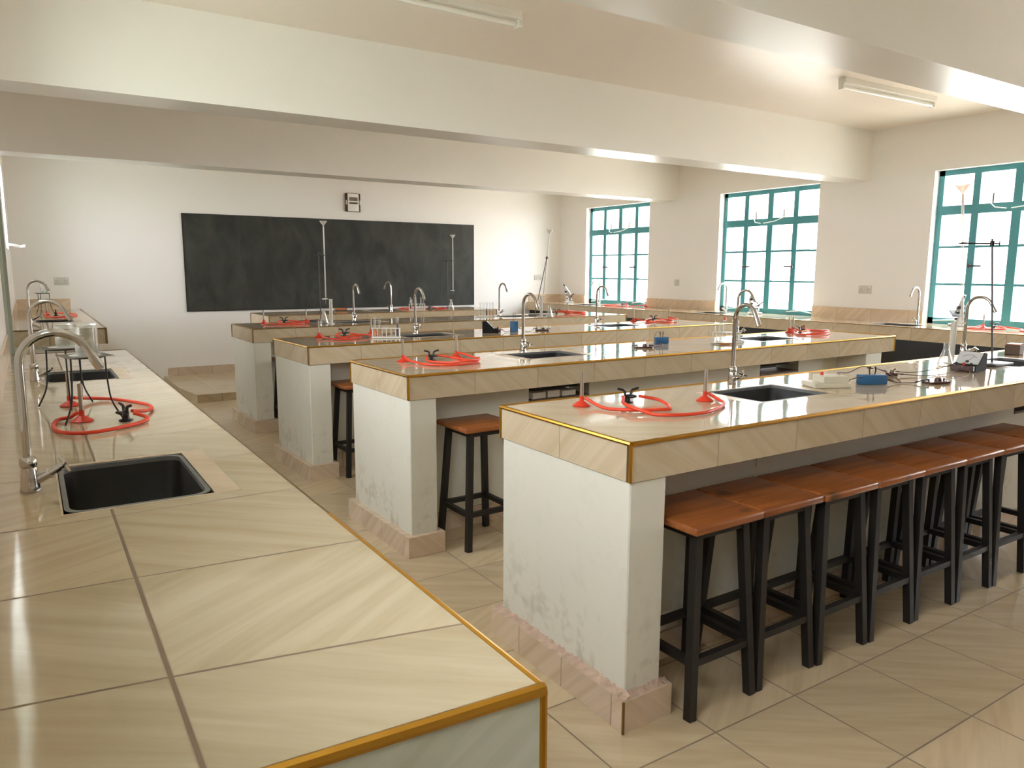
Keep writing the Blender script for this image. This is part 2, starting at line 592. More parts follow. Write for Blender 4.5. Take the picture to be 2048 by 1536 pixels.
PROTO = {}
def place(kind, maker, loc, rz, label, group=None):
    """first call builds the thing, later calls copy it with its parts"""
    loc = (loc[0], loc[1], loc[2]+(0.0008 if loc[2] > 0.5 else 0.0004))
    if kind not in PROTO:
        o = maker()
        PROTO[kind] = o
        o.location = loc
        o.rotation_euler = (0, 0, rz)
        o['label'] = label
        if group:
            o['group'] = group
        return o
    return copy_tree(PROTO[kind], loc, rz, label, group)

# ------------------------------------------------------------------ room shell
bm = BM(); box(bm, (XL-WT, YN-WT, -0.12), (XR+WT, YB+WT, 0.0)); struct('floor', bm, 'floor')
bm = BM(); box(bm, (XL-WT, YN-WT, ZC), (XR+WT, YB+WT, ZC+0.15)); struct('ceiling', bm, 'ceiling')

def wall_x(name, x0, x1, opens, y0, y1):
    bm = BM()
    y = y0
    for a, b, zs, zh in sorted(opens):
        box(bm, (x0, y, 0), (x1, a, ZC))
        if zs > 0:
            box(bm, (x0, a, 0), (x1, b, zs))
        box(bm, (x0, a, zh), (x1, b, ZC))
        y = b
    box(bm, (x0, y, 0), (x1, y1, ZC))
    return struct(name, bm, 'wall')
wall_x('wall_right', XR, XR+WT, [(a, b, SILL_R-0.12, HEAD) for a, b in WIN_R], YN-WT, YB+WT)
wall_x('wall_left', XL-WT, XL, [(a, b, z0, HEAD) for (a, b), z0 in zip(WIN_L, SILLS_L)]+[(DOOR[0], DOOR[1], 0, 2.1)], YN-WT, YB+WT)
bm = BM(); box(bm, (XL, YB, 0), (XR, YB+WT, ZC)); struct('wall_back', bm, 'wall')
bm = BM(); box(bm, (XL, YN-WT, 0), (XR, YN, ZC)); struct('wall_near', bm, 'wall')
for y0 in (1.96, 4.69, 7.44, -0.76):
    bm = BM(); box(bm, (XL, y0, 2.335), (XR, y0+0.30, ZC)); struct('beam', bm, 'beam')
# dais in front of the blackboard with its skirting
bm = BM()
prism(bm, [(1.34, YB), (1.34, 8.99), (1.42, 8.36), (6.60, 8.36), (6.60, YB)], 0.0, 0.085)
struct('platform', bm, 'floor')
bm = BM(); box(bm, (1.39, YB-0.012, 0.085), (6.60, YB, 0.185)); struct('baseboard_back', bm, 'skirt_tile')

def window_right(k, y0, y1):
    r = bpy.data.objects.new('window_%d' % k, None)
    COL.objects.link(r)
    r['kind'] = 'structure'
    x = XR+0.085
    n = 4
    bm = BM()
    wv = 0.052
    ft = 0.04
    box(bm, (x, y0, SILL_R), (x+ft, y1, SILL_R+0.06))
    box(bm, (x, y0, HEAD-0.05), (x+ft, y1, HEAD))
    box(bm, (x, y0, SILL_R), (x+ft, y0+wv, HEAD))
    box(bm, (x, y1-wv, SILL_R), (x+ft, y1, HEAD))
    zt0, zt1 = 1.945, 2.030
    box(bm, (x-0.004, y0, zt0), (x+ft, y1, zt1))
    for i in range(1, n):
        yc = y0+(y1-y0)*i/n
        hw = 0.031 if i != 2 else 0.037
        box(bm, (x-0.002, yc-hw, zt1), (x+ft, yc+hw, HEAD-0.04))
        box(bm, (x-0.002, yc-hw*1.05, SILL_R+0.04), (x+ft, yc+hw*1.05, zt0))
    obj('frame', bm, 'teal', r)
    bm = BM()
    for z in (1.285, 1.640):
        box(bm, (x+0.004, y0+0.02, z-0.011), (x+0.034, y1-0.02, z+0.011))
    obj('glazing_bar', bm, 'teal', r)
    bm = BM(); box(bm, (x+0.018, y0+0.02, SILL_R+0.02), (x+0.021, y1-0.02, HEAD-0.02)); obj('glass', bm, 'pane', r)
    # casement handles
    for i, s in ((1, 1), (3, -1)):
        yc = y0+(y1-y0)*i/n
        bm = BM()
        rbox(bm, (x-0.030, yc-0.012, 1.44), (x, yc+0.012, 1.475), 0.004)
        rbox(bm, (x-0.030, min(yc, yc+s*0.11), 1.450), (x-0.016, max(yc, yc+s*0.11), 1.468), 0.004)
        obj('handle', bm, 'grey_metal', r, True)
    # top-light stays, a white V at the middle of the transom
    ym = (y0+y1)/2
    for s in (-1, 1):
        bm = BM()
        tube(bm, [(x-0.005, ym+s*0.24, 2.045), (x-0.10, ym+s*0.14, 1.985), (x-0.15, ym+s*0.02, 1.965)], 0.0045, 8)
        obj('stay', bm, 'white_plastic', r, True)
        bm = BM(); box(bm, (x-0.012, ym+s*0.20-0.006, 2.03), (x, ym+s*0.20+0.006, 2.12)); obj('peg', bm, 'grey_metal', r)
    bm = BM()
    tube(bm, [(x-0.01, y0+0.40, SILL_R+0.035), (x-0.03, y0+0.20, SILL_R+0.055), (x-0.012, y0+0.06, SILL_R+0.030)], 0.006, 8)
    tube(bm, [(x-0.01, y1-0.06, SILL_R+0.03), (x-0.06, y1-0.30, SILL_R+0.05), (x-0.012, y1-0.42, SILL_R+0.075)], 0.006, 8)
    obj('casement_stay', bm, 'white_plastic', r, True)
for i, (a, b) in enumerate(WIN_R):
    window_right(i+1, a, b)

def window_left(k, y0, y1, sill):
    r = bpy.data.objects.new('window_%d' % k, None)
    COL.objects.link(r)
    r['kind'] = 'structure'
    x = XL-0.16
    bm = BM()
    for z0, z1 in ((sill, sill+0.045), (HEAD-0.045, HEAD)):
        box(bm, (x, y0, z0), (x+0.04, y1, z1))
    for i in range(4):
        yc = y0+0.022+(y1-y0-0.044)*i/3
        box(bm, (x, yc-0.022, sill), (x+0.04, yc+0.022, HEAD))
    obj('frame', bm, 'teal', r)
    bm = BM(); box(bm, (x+0.018, y0, sill), (x+0.021, y1, HEAD)); obj('glass', bm, 'pane', r)
    for i in (1, 2):
        yc = y0+0.022+(y1-y0-0.044)*i/3
        bm = BM()
        if k == 6:
            tube(bm, [(x+0.02, yc, sill+0.06), (x+0.20, yc+0.02, sill+0.035), (x+0.26, yc+0.06, sill+0.02), (x+0.30, yc+0.06, sill+0.03)], 0.007, 8)
        else:
            tube(bm, [(x+0.02, yc, sill+0.06), (x+0.05, yc+0.10, sill+0.05), (x+0.05, yc+0.24, sill+0.05)], 0.007, 8)
        obj('stay', bm, 'white_plastic', r, True)
for i, (a, b) in enumerate(WIN_L):
    window_left(i+6, a, b, SILLS_L[i])

# door in the left wall, in the gap between the two counters
r = bpy.data.objects.new('door_1', None); COL.objects.link(r); r['kind'] = 'structure'
bm = BM()
box(bm, (XL-WT, DOOR[0], 0), (XL+0.015, DOOR[0]+0.05, 2.1))
box(bm, (XL-WT, DOOR[1]-0.05, 0), (XL+0.015, DOOR[1], 2.1))
box(bm, (XL-WT, DOOR[0], 2.05), (XL+0.015, DOOR[1], 2.1))
obj('door_frame', bm, 'greygreen', r)
bm = BM(); rbox(bm, (XL-0.09, DOOR[0]+0.05, 0.01), (XL-0.05, DOOR[1]-0.05, 2.05), 0.003)
for z0, z1 in ((0.15, 0.95), (1.1, 1.9)):
    rbox(bm, (XL-0.052, DOOR[0]+0.15, z0), (XL-0.045, DOOR[1]-0.15, z1), 0.003)
obj('door_leaf', bm, 'greygreen', r)
bm = BM(); tube(bm, [(XL-0.05, DOOR[0]+0.10, 1.02), (XL+0.0, DOOR[0]+0.10, 1.02), (XL+0.0, DOOR[0]+0.21, 1.02)], 0.009, 8); obj('door_handle', bm, 'steel', r, True)

# ------------------------------------------------------------------ outside, seen blown out through the panes
bm = BM(); box(bm, (3.0, -40, -0.35), (60, 60, -0.15)); struct('yard_ground', bm, 'ground')
bm = BM(); box(bm, (-45, -40, -0.35), (3.0, 60, -0.15)); struct('unseen_left_ground', bm, 'left_bounce')  # unseen, coloured for the light it bounces in at the left
t = thing('outside_building', 'pale single-storey building with a brown roof outside the windows', 'building', (18, 0, 0))
bm = BM(); box(bm, (0, 5.0, -0.15), (7, 24, 3.0)); obj('wall', bm, 'outside_wall', t)
bm = BM()
a = [bm.verts.new(p) for p in ((-0.8, 4.4, 2.95), (7.8, 4.4, 2.95), (3.5, 4.4, 4.3), (-0.8, 24.6, 2.95), (7.8, 24.6, 2.95), (3.5, 24.6, 4.3))]
for f in ((0, 1, 2), (3, 5, 4), (0, 3, 4, 1), (1, 4, 5, 2), (2, 5, 3, 0)):
    bm.faces.new([a[i] for i in f])
obj('roof', bm, 'outside_roof', t)
for y in (6.4, 9.6, 13.0):
    bm = BM(); box(bm, (-0.03, y, 2.0), (0.02, y+1.6, 2.45)); obj('window', bm, 'grey_metal', t)

# ------------------------------------------------------------------ blackboard wall
t = thing('blackboard', 'long dark blackboard filling the middle of the far wall', 'blackboard', (0, YB, 0))
bm = BM(); box(bm, (1.66, -0.014, 0.888), (5.765, -0.001, 2.076)); obj('writing_surface', bm, 'board', t)
bm = BM()
for lo, hi in (((1.65, -0.018, 0.878), (5.775, -0.001, 0.890)), ((1.65, -0.018, 2.074), (5.775, -0.001, 2.084)), ((1.65, -0.018, 0.878), (1.662, -0.001, 2.084)), ((5.763, -0.018, 0.878), (5.775, -0.001, 2.084))):
    box(bm, lo, hi)
obj('edge_frame', bm, 'black_plastic', t)

t = thing('wall_clock', 'white digital wall clock with brown side bands above the blackboard', 'clock', (3.854, YB-0.001, 2.318))
bm = BM(); rbox(bm, (-0.108, -0.035, -0.124), (0.108, 0, 0.124), 0.008); obj('case', bm, 'brown_plastic', t, True)
bm = BM(); rbox(bm, (-0.078, -0.043, -0.118), (0.080, -0.02, 0.118), 0.006); obj('front_panel', bm, 'white_plastic', t, True)
for s in (-1, 1):
    bm = BM(); rbox(bm, (s*0.098-0.006, -0.040, -0.03), (s*0.098+0.006, -0.02, 0.03), 0.003); obj('side_button', bm, 'white_plastic', t, True)
bm = BM(); box(bm, (-0.058, -0.045, 0.020), (0.062, -0.042, 0.068)); d1 = obj('time_display', bm, 'lcd', t)
bm = BM()
SEG = {'0': 'abcdef', '2': 'abged', '3': 'abgcd', '1': 'bc'}
def digit(bm, ch, x, z, wd, h, y):
    s = 0.0022
    P = {'a': (x, z+h, x+wd, z+h), 'g': (x, z+h/2, x+wd, z+h/2), 'd': (x, z, x+wd, z), 'f': (x, z+h/2, x, z+h), 'b': (x+wd, z+h/2, x+wd, z+h), 'e': (x, z, x, z+h/2), 'c': (x+wd, z, x+wd, z+h/2)}
    for k in SEG[ch]:
        x0, z0, x1, z1 = P[k]
        box(bm, (x0-s, y-0.001, z0-s), (x1+s, y, z1+s))
for i, ch in enumerate('0223'):
    digit(bm, ch, -0.047+i*0.027, 0.030, 0.015, 0.028, -0.0451)
obj('time_digits', bm, 'lcd_digit', d1)
bm = BM(); box(bm, (-0.058, -0.045, -0.020), (0.062, -0.042, 0.003)); obj('date_display', bm, 'lcd', t)

def socket(label, loc, rz, double=True, group='wall sockets'):
    t = thing('wall_socket', label, 'socket', loc, rz, group)
    wd = 0.072 if double else 0.043
    bm = BM(); rbox(bm, (-wd, -0.012, -0.042), (wd, 0, 0.042), 0.004); obj('plate', bm, 'socket_white', t, True)
    if double:
        for s in (-1, 1):
            bm = BM()
            box(bm, (s*0.036-0.003, -0.0135, -0.002), (s*0.036+0.003, -0.0115, 0.008))
            box(bm, (s*0.036-0.014, -0.0135, -0.022), (s*0.036-0.007, -0.0115, -0.018))
            box(bm, (s*0.036+0.007, -0.0135, -0.022), (s*0.036+0.014, -0.0115, -0.018))
            obj('outlet', bm, 'grey_metal', t)
            bm = BM(); box(bm, (s*0.055-0.005, -0.015, 0.018), (s*0.055+0.005, -0.011, 0.033)); obj('switch', bm, 'white_plastic', t)
socket('double wall socket above the far left counter, left of the blackboard', (0.33, YB, 1.262), 0)
socket('double wall socket on the far wall, right of the blackboard', (6.975, YB, 1.293), 0)
socket('single blank wall plate between the far and middle windows', (XR, 7.40, 1.248), -pi/2, False)
socket('double wall socket between the middle and nearest windows', (XR, 4.66, 1.216), -pi/2)

def batten():
    t = thing('fluorescent_light', '', 'ceiling light')
    bm = BM(); rbox(bm, (-0.60, -0.032, -0.045), (0.60, 0.032, 0), 0.004); obj('batten', bm, 'white_plastic', t)
    bm = BM(); tube(bm, [(-0.585, 0, -0.068), (0.585, 0, -0.068)], 0.014, 12); obj('lamp_tube', bm, 'tube', t, True)
    for s in (-1, 1):
        bm = BM(); rbox(bm, (s*0.595-0.012, -0.022, -0.085), (s*0.595+0.012, 0.022, -0.03), 0.003); obj('end_cap', bm, 'white_plastic', t)
    return t
place('batten', batten, (5.82, 3.57, ZC), -0.03, 'white fluorescent batten on the ceiling at right, between two beams', 'ceiling battens')
place('batten', batten, (1.84, 3.72, ZC), 0.02, 'white fluorescent batten cut by the top edge of the picture', 'ceiling battens')

# ------------------------------------------------------------------ benches
def gold_line(bm, a, b, r=0.0075):
    tube(bm, [a, b], r, 8)

def mortar_strip(bm, x0, y0, x1, y1, z, wd, amp, nx, ny):
    """ragged mortar left on top of a skirting from (x0,y0) to (x1,y1); nx,ny is the inward direction"""
    L = math.hypot(x1-x0, y1-y0)
    n = max(3, int(L/0.012))
    rows = []
    for i in range(n+1):
        t = i/n
        row = []
        for j in range(4):
            q = j/3
            h = amp*(0.3+random.random())*(0.4+q*0.9) if j < 3 else amp*(0.8+random.random()*1.4)
            row.append(bm.verts.new((x0+(x1-x0)*t+nx*wd*q, y0+(y1-y0)*t+ny*wd*q, z+h)))
        rows.append(row)
    for a, b in zip(rows, rows[1:]):
        for j in range(3):
            bm.faces.new((a[j], b[j], b[j+1], a[j+1]))

LBEN, DBEN = 4.25, 0.72
def bench(loc, rz, label, L=LBEN, z=0.90, zb=0.0, s1=0.895, s2=2.95, niche=None, closed=(), mortar=False, gold='trim_gold', corner='trim_gold', rg=0.0075, overhang=0.16):
    t = thing('lab_bench', label, 'lab bench', loc, rz, 'tiled lab benches')
    holes = [(s, s+0.42, 0.255, 0.545) for s in (s1, s2) if s is not None]
    if niche is None:
        niche = [(q[0]-0.015, q[1]+0.015) for q in holes]
    bm = BM(); slab(bm, 0, L, 0, DBEN, z-0.12, z, holes); obj('worktop', bm, 'bench_tile', t)
    zt = z-0.12
    for x0, x1 in ((0.006, 0.152), (L-overhang-0.21, L-overhang)):
        bm = BM(); rbox(bm, (x0, 0.006, zb), (x1, DBEN-0.006, zt), 0.004, 1); obj('pedestal', bm, 'plaster', t)
    ya, yb = 0.25, 0.45
    bm = BM()
    x0, x1 = 0.152, L-overhang-0.21
    box(bm, (x0, ya, zb+0.0005), (x1, yb, zt-0.13))
    x = x0
    for a, b in [(q[0]-0.015, q[1]+0.015) for q in holes]:   # the wall is open under each sink
        box(bm, (x, ya, zt-0.13), (a, yb, zt)); x = b
    box(bm, (x, ya, zt-0.13), (x1, yb, zt))
    for a, b in closed:
        box(bm, (a, ya-0.004, zt-0.13), (b, ya+0.003, zt))
    obj('spine_wall', bm, 'plaster', t)
    for a, b in niche:
        bm = BM(); box(bm, (a+0.002, ya-0.004, zt-0.130), (b-0.002, yb-0.002, zt-0.117)); obj('niche_shelf', bm, 'darkwood', t)
    # skirting tiles round the foot
    h = 0.105
    for a, b in ((0.006, 0.152), (L-overhang-0.21, L-overhang)):
        bm = BM()
        slab(bm, a-0.032, b+0.024, -0.026, DBEN+0.026, zb+0.0005, zb+h, [(a+0.002, b-0.002, 0.010, DBEN-0.010)])
        obj('skirting', bm, 'skirt_tile', t)
    bm = BM(); box(bm, (0.178, ya-0.012, zb+0.0005), (L-overhang-0.244, ya, zb+h)); obj('skirting', bm, 'skirt_tile', t)
    if mortar:
        bm = BM()
        mortar_strip(bm, -0.026, DBEN+0.02, -0.026, -0.02, zb+h-0.002, 0.034, 0.010, 1, 0)
        mortar_strip(bm, -0.026, -0.022, 0.176, -0.022, zb+h-0.002, 0.030, 0.008, 0, 1)
        mortar_strip(bm, 0.174, -0.02, 0.174, 0.05, zb+h-0.002, 0.030, 0.006, -1, 0)
        obj('mortar_bead', bm, 'mortar', t)
        bm = BM(); box(bm, (-0.029, -0.029, zb), (-0.022, -0.023, zb+h)); obj('skirting_corner', bm, 'trim_brown', t)
    zz = z-0.003
    bm = BM()
    c = [(0, 0), (L, 0), (L, DBEN), (0, DBEN)]
    for i in range(4):
        a, b = c[i], c[(i+1) % 4]
        gold_line(bm, (*a, zz), (*b, zz), rg)
    obj('edge_trim', bm, gold, t, True)
    for (x, y) in c:
        bm = BM(); tube(bm, [(x, y, z-0.12), (x, y, z-0.006)], 0.0062, 8); obj('corner_trim', bm, corner, t, True)
    if corner == 'trim_gold':
        bm = BM(); box(bm, (-0.0015, 0.005, z-0.12), (0.002, 0.017, z-0.008)); obj('corner_joint', bm, 'trim_brown', t)
    for i, h4 in enumerate(holes):
        bm = BM()
        slab(bm, h4[0]-0.05, h4[1]+0.055, h4[2]-0.004, h4[3]+0.012, z-0.002, z+0.0008, [h4])
        obj('sink_surround', bm, 'cut_tile', t)
    return t

B = {}
BENCH = {1: ((1.445, 1.601, 0), 0.0), 2: ((1.491, 3.228, 0), 0.0227), 3: ((1.510, 4.811, 0), 0.0374), 4: ((1.580, 6.533, 0), 0.0174), 5: ((2.200, 8.340, 0), 0.0300)}
BNAME = {1: 'nearest bench', 2: 'second bench', 3: 'third bench', 4: 'fourth bench', 5: "teacher's bench"}
bench(*BENCH[1], 'nearest long white lab bench with gold-edged tiled top and stools along its front', mortar=True, closed=((0.87, 1.34),), niche=((2.935, 3.385),))
bench(*BENCH[2], 'second long tiled lab bench back, with papers in the niche under its top')
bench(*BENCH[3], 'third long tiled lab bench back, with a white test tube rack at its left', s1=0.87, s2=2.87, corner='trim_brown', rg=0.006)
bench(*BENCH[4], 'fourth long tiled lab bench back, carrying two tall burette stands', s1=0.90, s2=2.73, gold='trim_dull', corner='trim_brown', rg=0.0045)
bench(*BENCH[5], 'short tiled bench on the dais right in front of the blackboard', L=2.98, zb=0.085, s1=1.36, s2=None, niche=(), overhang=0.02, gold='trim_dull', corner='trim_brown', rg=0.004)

def bw(k, x, y, z=0.9):
    """bench-local to world"""
    (ox, oy, oz), a = BENCH[k]
    return (ox+x*cos(a)-y*sin(a), oy+x*sin(a)+y*cos(a), z)

# ---- sinks
def sink():
    t = thing('sink', '', 'sink')
    t.name = 'sink'
    hx, hy, dp = 0.206, 0.141, 0.19
    def ring(bm, x, y, r, z, n=5):
        v = []
        for cx, cy, a0 in ((x-r, y-r, 0), (-x+r, y-r, 90), (-x+r, -y+r, 180), (x-r, -y+r, 270)):
            for k in range(n+1):
                a = radians(a0+90*k/n)
                v.append(bm.verts.new((cx+r*cos(a), cy+r*sin(a), z)))
        return v
    bm = BM()
    rs = [ring(bm, hx, hy, 0.035, -0.002), ring(bm, hx-0.006, hy-0.006, 0.032, -0.006), ring(bm, hx-0.014, hy-0.014, 0.03, -dp+0.02), ring(bm, hx-0.03, hy-0.03, 0.025, -dp)]
    rs += [ring(bm, 0.025, 0.025, 0.0249, -dp-0.002)]
    for a, b in zip(rs, rs[1:]):
        for k in range(len(a)):
            bm.faces.new((a[k], a[(k+1) % len(a)], b[(k+1) % len(b)], b[k]))
    bm.faces.new(rs[-1])
    obj('basin', bm, 'sink', t, True)
    bm = BM()
    o = [ring(bm, hx+0.002, hy+0.002, 0.036, -0.001), ring(bm, hx-0.008, hy-0.008, 0.034, -0.0005), ring(bm, hx-0.008, hy-0.008, 0.034, -0.012)]
    for a, b in zip(o, o[1:]):
        for k in range(len(a)):
            bm.faces.new((a[k], a[(k+1) % len(a)], b[(k+1) % len(b)], b[k]))
    obj('rim', bm, 'sink_rim', t, True)
    bm = BM(); lathe(bm, [(0.024, 0), (0.022, 0.003), (0.008, 0.0015), (0, 0.0015)], (0, 0, -dp-0.002), 14); obj('drain', bm, 'steel', t, True)
    return t

# ---- gooseneck taps: spout points to local -y
def tap():
    t = thing('gooseneck_tap', '', 'tap')
    bm = BM(); lathe(bm, [(0.0, 0), (0.021, 0), (0.021, 0.004), (0.0195, 0.012), (0.0180, 0.030), (0.0165, 0.050), (0.0150, 0.054), (0.0178, 0.060), (0.0178, 0.068), (0.0155, 0.075), (0.0110, 0.079), (0, 0.079)], (0, 0, 0), 20); obj('body', bm, 'chrome', t, True)
    bm = BM()
    pts = [(0, 0, 0.076), (0, 0, 0.18), (0, 0, 0.285)]
    R = 0.070
    for k in range(1, 13):
        a = radians(152)*k/12
        pts.append((0, -R+R*cos(a), 0.285+R*sin(a)))
    e, d = Vector(pts[-1]), Vector((0, -sin(radians(152)), cos(radians(152))))
    tube(bm, pts+[e+d*0.035], 0.0094, 14); obj('spout', bm, 'chrome', t, True)
    bm = BM(); tube(bm, [e+d*0.024, e+d*0.056], 0.0106, 14); obj('nozzle', bm, 'chrome', t, True)
    bm = BM()
    tube(bm, [(0, -0.008, 0.020), (0, -0.036, 0.034)], 0.0110, 12)
    tube(bm, [(0, -0.036, 0.034), (0, -0.040, 0.036)], 0.0135, 12)
    tube(bm, [(0, -0.040, 0.036), (0, -0.060, 0.047)], 0.0085, 12)
    obj('valve', bm, 'chrome', t, True)
    bm = BM()
    tube(bm, [(0, -0.060, 0.047), (0, -0.070, 0.052)], 0.006, 10)
    for a in (0.4, 0.4+pi/2, 0.4+pi, 0.4+3*pi/2):
        d = Vector((sin(a), cos(a)*0.48, cos(a)*0.88))*0.021
        tube(bm, [(0, -0.070, 0.052), (d.x, -0.070+d.y, 0.052+d.z)], [0.0050, 0.0034], 8)
    obj('cross_handle', bm, 'chrome', t, True)
    return t

WH = {1: 'nearest bench', 2: 'second bench', 3: 'third bench', 4: 'fourth bench'}
S1 = {1: 0.895, 2: 0.895, 3: 0.87, 4: 0.90}
S2 = {1: 2.95, 2: 2.95, 3: 2.87, 4: 2.73}
TAPS = {1: [(1.171, 0.646), (3.25, 0.690)], 2: [(1.110, 0.640), (3.165, 0.665)], 3: [(1.135, 0.670), (3.05, 0.640)], 4: [(1.18, 0.675), (2.915, 0.655)]}
for k in (1, 2, 3, 4):
    for s, side in ((S1[k], 'left'), (S2[k], 'right')):
        place('sink', sink, bw(k, s+0.21, 0.40), BENCH[k][1], 'black sink set in the %s end of the %s' % (side, WH[k]), 'bench sinks')
    for i, (x, y) in enumerate(TAPS[k]):
        place('tap', tap, bw(k, x, y), BENCH[k][1]-(0.19 if (k, i) == (1, 0) else 0.0), 'chrome gooseneck tap behind the %s sink of the %s' % (('left', 'right')[i], WH[k]), 'bench taps')
place('sink', sink, bw(5, 1.57, 0.40), BENCH[5][1], "black sink in the short bench by the blackboard", 'bench sinks')
place('tap', tap, (3.800, 8.700, 0.9), pi+0.15, 'chrome tap with its spout turned to the blackboard on the short bench', 'bench taps')

# papers in the niche of the second bench
for i, (x, wd, h, a) in enumerate(((0.955, 0.10, 0.036, 0.1), (1.07, 0.085, 0.040, -0.05), (1.18, 0.10, 0.032, 0.0))):
    t = thing('paper_stack', ('leftmost', 'middle', 'rightmost')[i]+' white paper bundle in the niche under the second bench', 'papers', bw(2, x, 0.325, 0.6636), a, 'papers in the niche')
    bm = BM(); rbox(bm, (-wd/2, -0.07, 0), (wd/2, 0.065, h), 0.002, 1); obj('sheets', bm, 'paper', t)

# ------------------------------------------------------------------ counters along the walls
# left counter, near part
XW = XL+0.0015
YW = YB-0.0015
t = thing('left_counter', 'long beige tiled counter in the foreground along the left wall', 'counter', (0, 0, 0))
LH = [(0.0255, 0.3185, 1.7275, 2.1625), (0.034, 0.322, 3.834, 4.256)]
bm = BM()
slab(bm, XW, 0.487, 0.685, 5.23, 0.77, 0.90, LH)
for v in bm.verts:
    if v.co.y < 0.69:
        v.co.y += (0.487-v.co.x)*0.062
obj('worktop', bm, 'left_tile', t)
bm = BM(); box(bm, (XW, 0.80, 0.0005), (0.40, 5.20, 0.69)); slab(bm, XW, 0.40, 0.80, 5.20, 0.69, 0.77, [(a-0.01, b+0.01, c-0.01, d+0.01) for a, b, c, d in LH]); obj('base_wall', bm, 'plaster', t)
bm = BM(); box(bm, (0.40, 0.77, 0.0005), (0.425, 5.22, 0.10)); box(bm, (XW, 0.775, 0.0005), (0.425, 0.80, 0.10)); obj('skirting', bm, 'skirt_tile', t)
bm = BM(); box(bm, (XW, 0.74, 0.90), (XL+0.014, 5.23, 1.02)); obj('splashback', bm, 'splash_tile', t)
bm = BM(); gold_line(bm, (0.487, 0.685, 0.897), (0.487, 1.45, 0.897), 0.0055); gold_line(bm, (XW, 0.7235, 0.896), (0.4885, 0.6845, 0.896), 0.0085); obj('edge_trim', bm, 'trim_gold', t, True)
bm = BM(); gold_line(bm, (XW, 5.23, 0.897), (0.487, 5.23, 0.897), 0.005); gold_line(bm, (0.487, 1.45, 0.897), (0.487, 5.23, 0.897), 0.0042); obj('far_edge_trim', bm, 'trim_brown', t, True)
bm = BM(); tube(bm, [(0.487, 0.685, 0.77), (0.487, 0.685, 0.893)], 0.006, 8); obj('corner_trim', bm, 'trim_gold', t, True)
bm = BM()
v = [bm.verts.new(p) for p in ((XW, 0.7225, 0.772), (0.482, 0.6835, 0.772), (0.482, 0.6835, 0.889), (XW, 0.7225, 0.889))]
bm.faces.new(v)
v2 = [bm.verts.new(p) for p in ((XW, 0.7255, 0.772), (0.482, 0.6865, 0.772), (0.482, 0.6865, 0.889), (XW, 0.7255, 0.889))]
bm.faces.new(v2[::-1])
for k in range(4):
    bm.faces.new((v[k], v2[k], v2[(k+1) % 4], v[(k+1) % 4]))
obj('end_tile', bm, 'lit_end_tile', t)['label'] = 'greenish end tile, paled for window light'
for h4 in LH:
    bm = BM(); slab(bm, h4[0]-0.004, h4[1]+0.055, h4[2]-0.006, h4[3]+0.02, 0.898, 0.9008, [h4])
    obj('sink_surround', bm, 'cut_tile', t)
for i, (cx, cy) in enumerate(((0.172, 1.945), (0.178, 4.045))):
    s = place('sink', sink, (cx, cy, 0.9), pi/2, ('big black sink nearest the camera in the left counter', 'second black sink along the left counter, behind the tripods')[i], 'left counter sinks')
    if i == 0:
        s.scale = (1.03, 1.01, 1)
place('tap', tap, (-0.030, 1.962, 0.9), pi/2, 'large chrome gooseneck tap nearest the camera on the left counter', 'left counter taps')
place('tap', tap, (-0.005, 3.945, 0.9), pi/2-0.1, 'second chrome gooseneck tap along the left wall, behind the near one', 'left counter taps')
# left counter, far part
t = thing('far_left_counter', 'short tiled counter in the far left corner beyond the gap', 'counter', (0, 0, 0))
H2 = (0.034, 0.322, 7.614, 8.036)
bm = BM(); slab(bm, XW, 0.497, 6.70, YW, 0.815, 0.94, [H2]); obj('worktop', bm, 'left_tile', t)
bm = BM(); box(bm, (XW, 6.76, 0.0005), (0.40, YW, 0.735)); slab(bm, XW, 0.40, 6.76, YW, 0.735, 0.815, [(H2[0]-0.01, H2[1]+0.01, H2[2]-0.01, H2[3]+0.01)]); obj('base_wall', bm, 'plaster', t)
bm = BM(); box(bm, (XW, 6.70, 0.94), (XL+0.014, YW, 1.06)); box(bm, (XL+0.014, YB-0.014, 0.94), (0.40, YW, 1.06)); obj('splashback', bm, 'splash_tile', t)
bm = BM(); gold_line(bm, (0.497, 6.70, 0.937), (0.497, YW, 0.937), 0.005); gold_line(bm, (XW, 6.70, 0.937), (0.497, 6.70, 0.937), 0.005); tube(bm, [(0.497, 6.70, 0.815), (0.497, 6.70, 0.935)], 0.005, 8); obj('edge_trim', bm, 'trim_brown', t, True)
bm = BM(); slab(bm, H2[0]-0.004, H2[1]+0.06, H2[2]-0.006, H2[3]+0.02, 0.938, 0.9408, [H2]); obj('sink_surround', bm, 'cut_tile', t)
place('sink', sink, (0.178, 7.825, 0.94), pi/2, 'black sink in the far left counter beyond the gap', 'left counter sinks')
place('tap', tap, (-0.005, 7.70, 0.94), pi/2-0.05, 'farthest chrome tap of the three along the left wall', 'left counter taps')
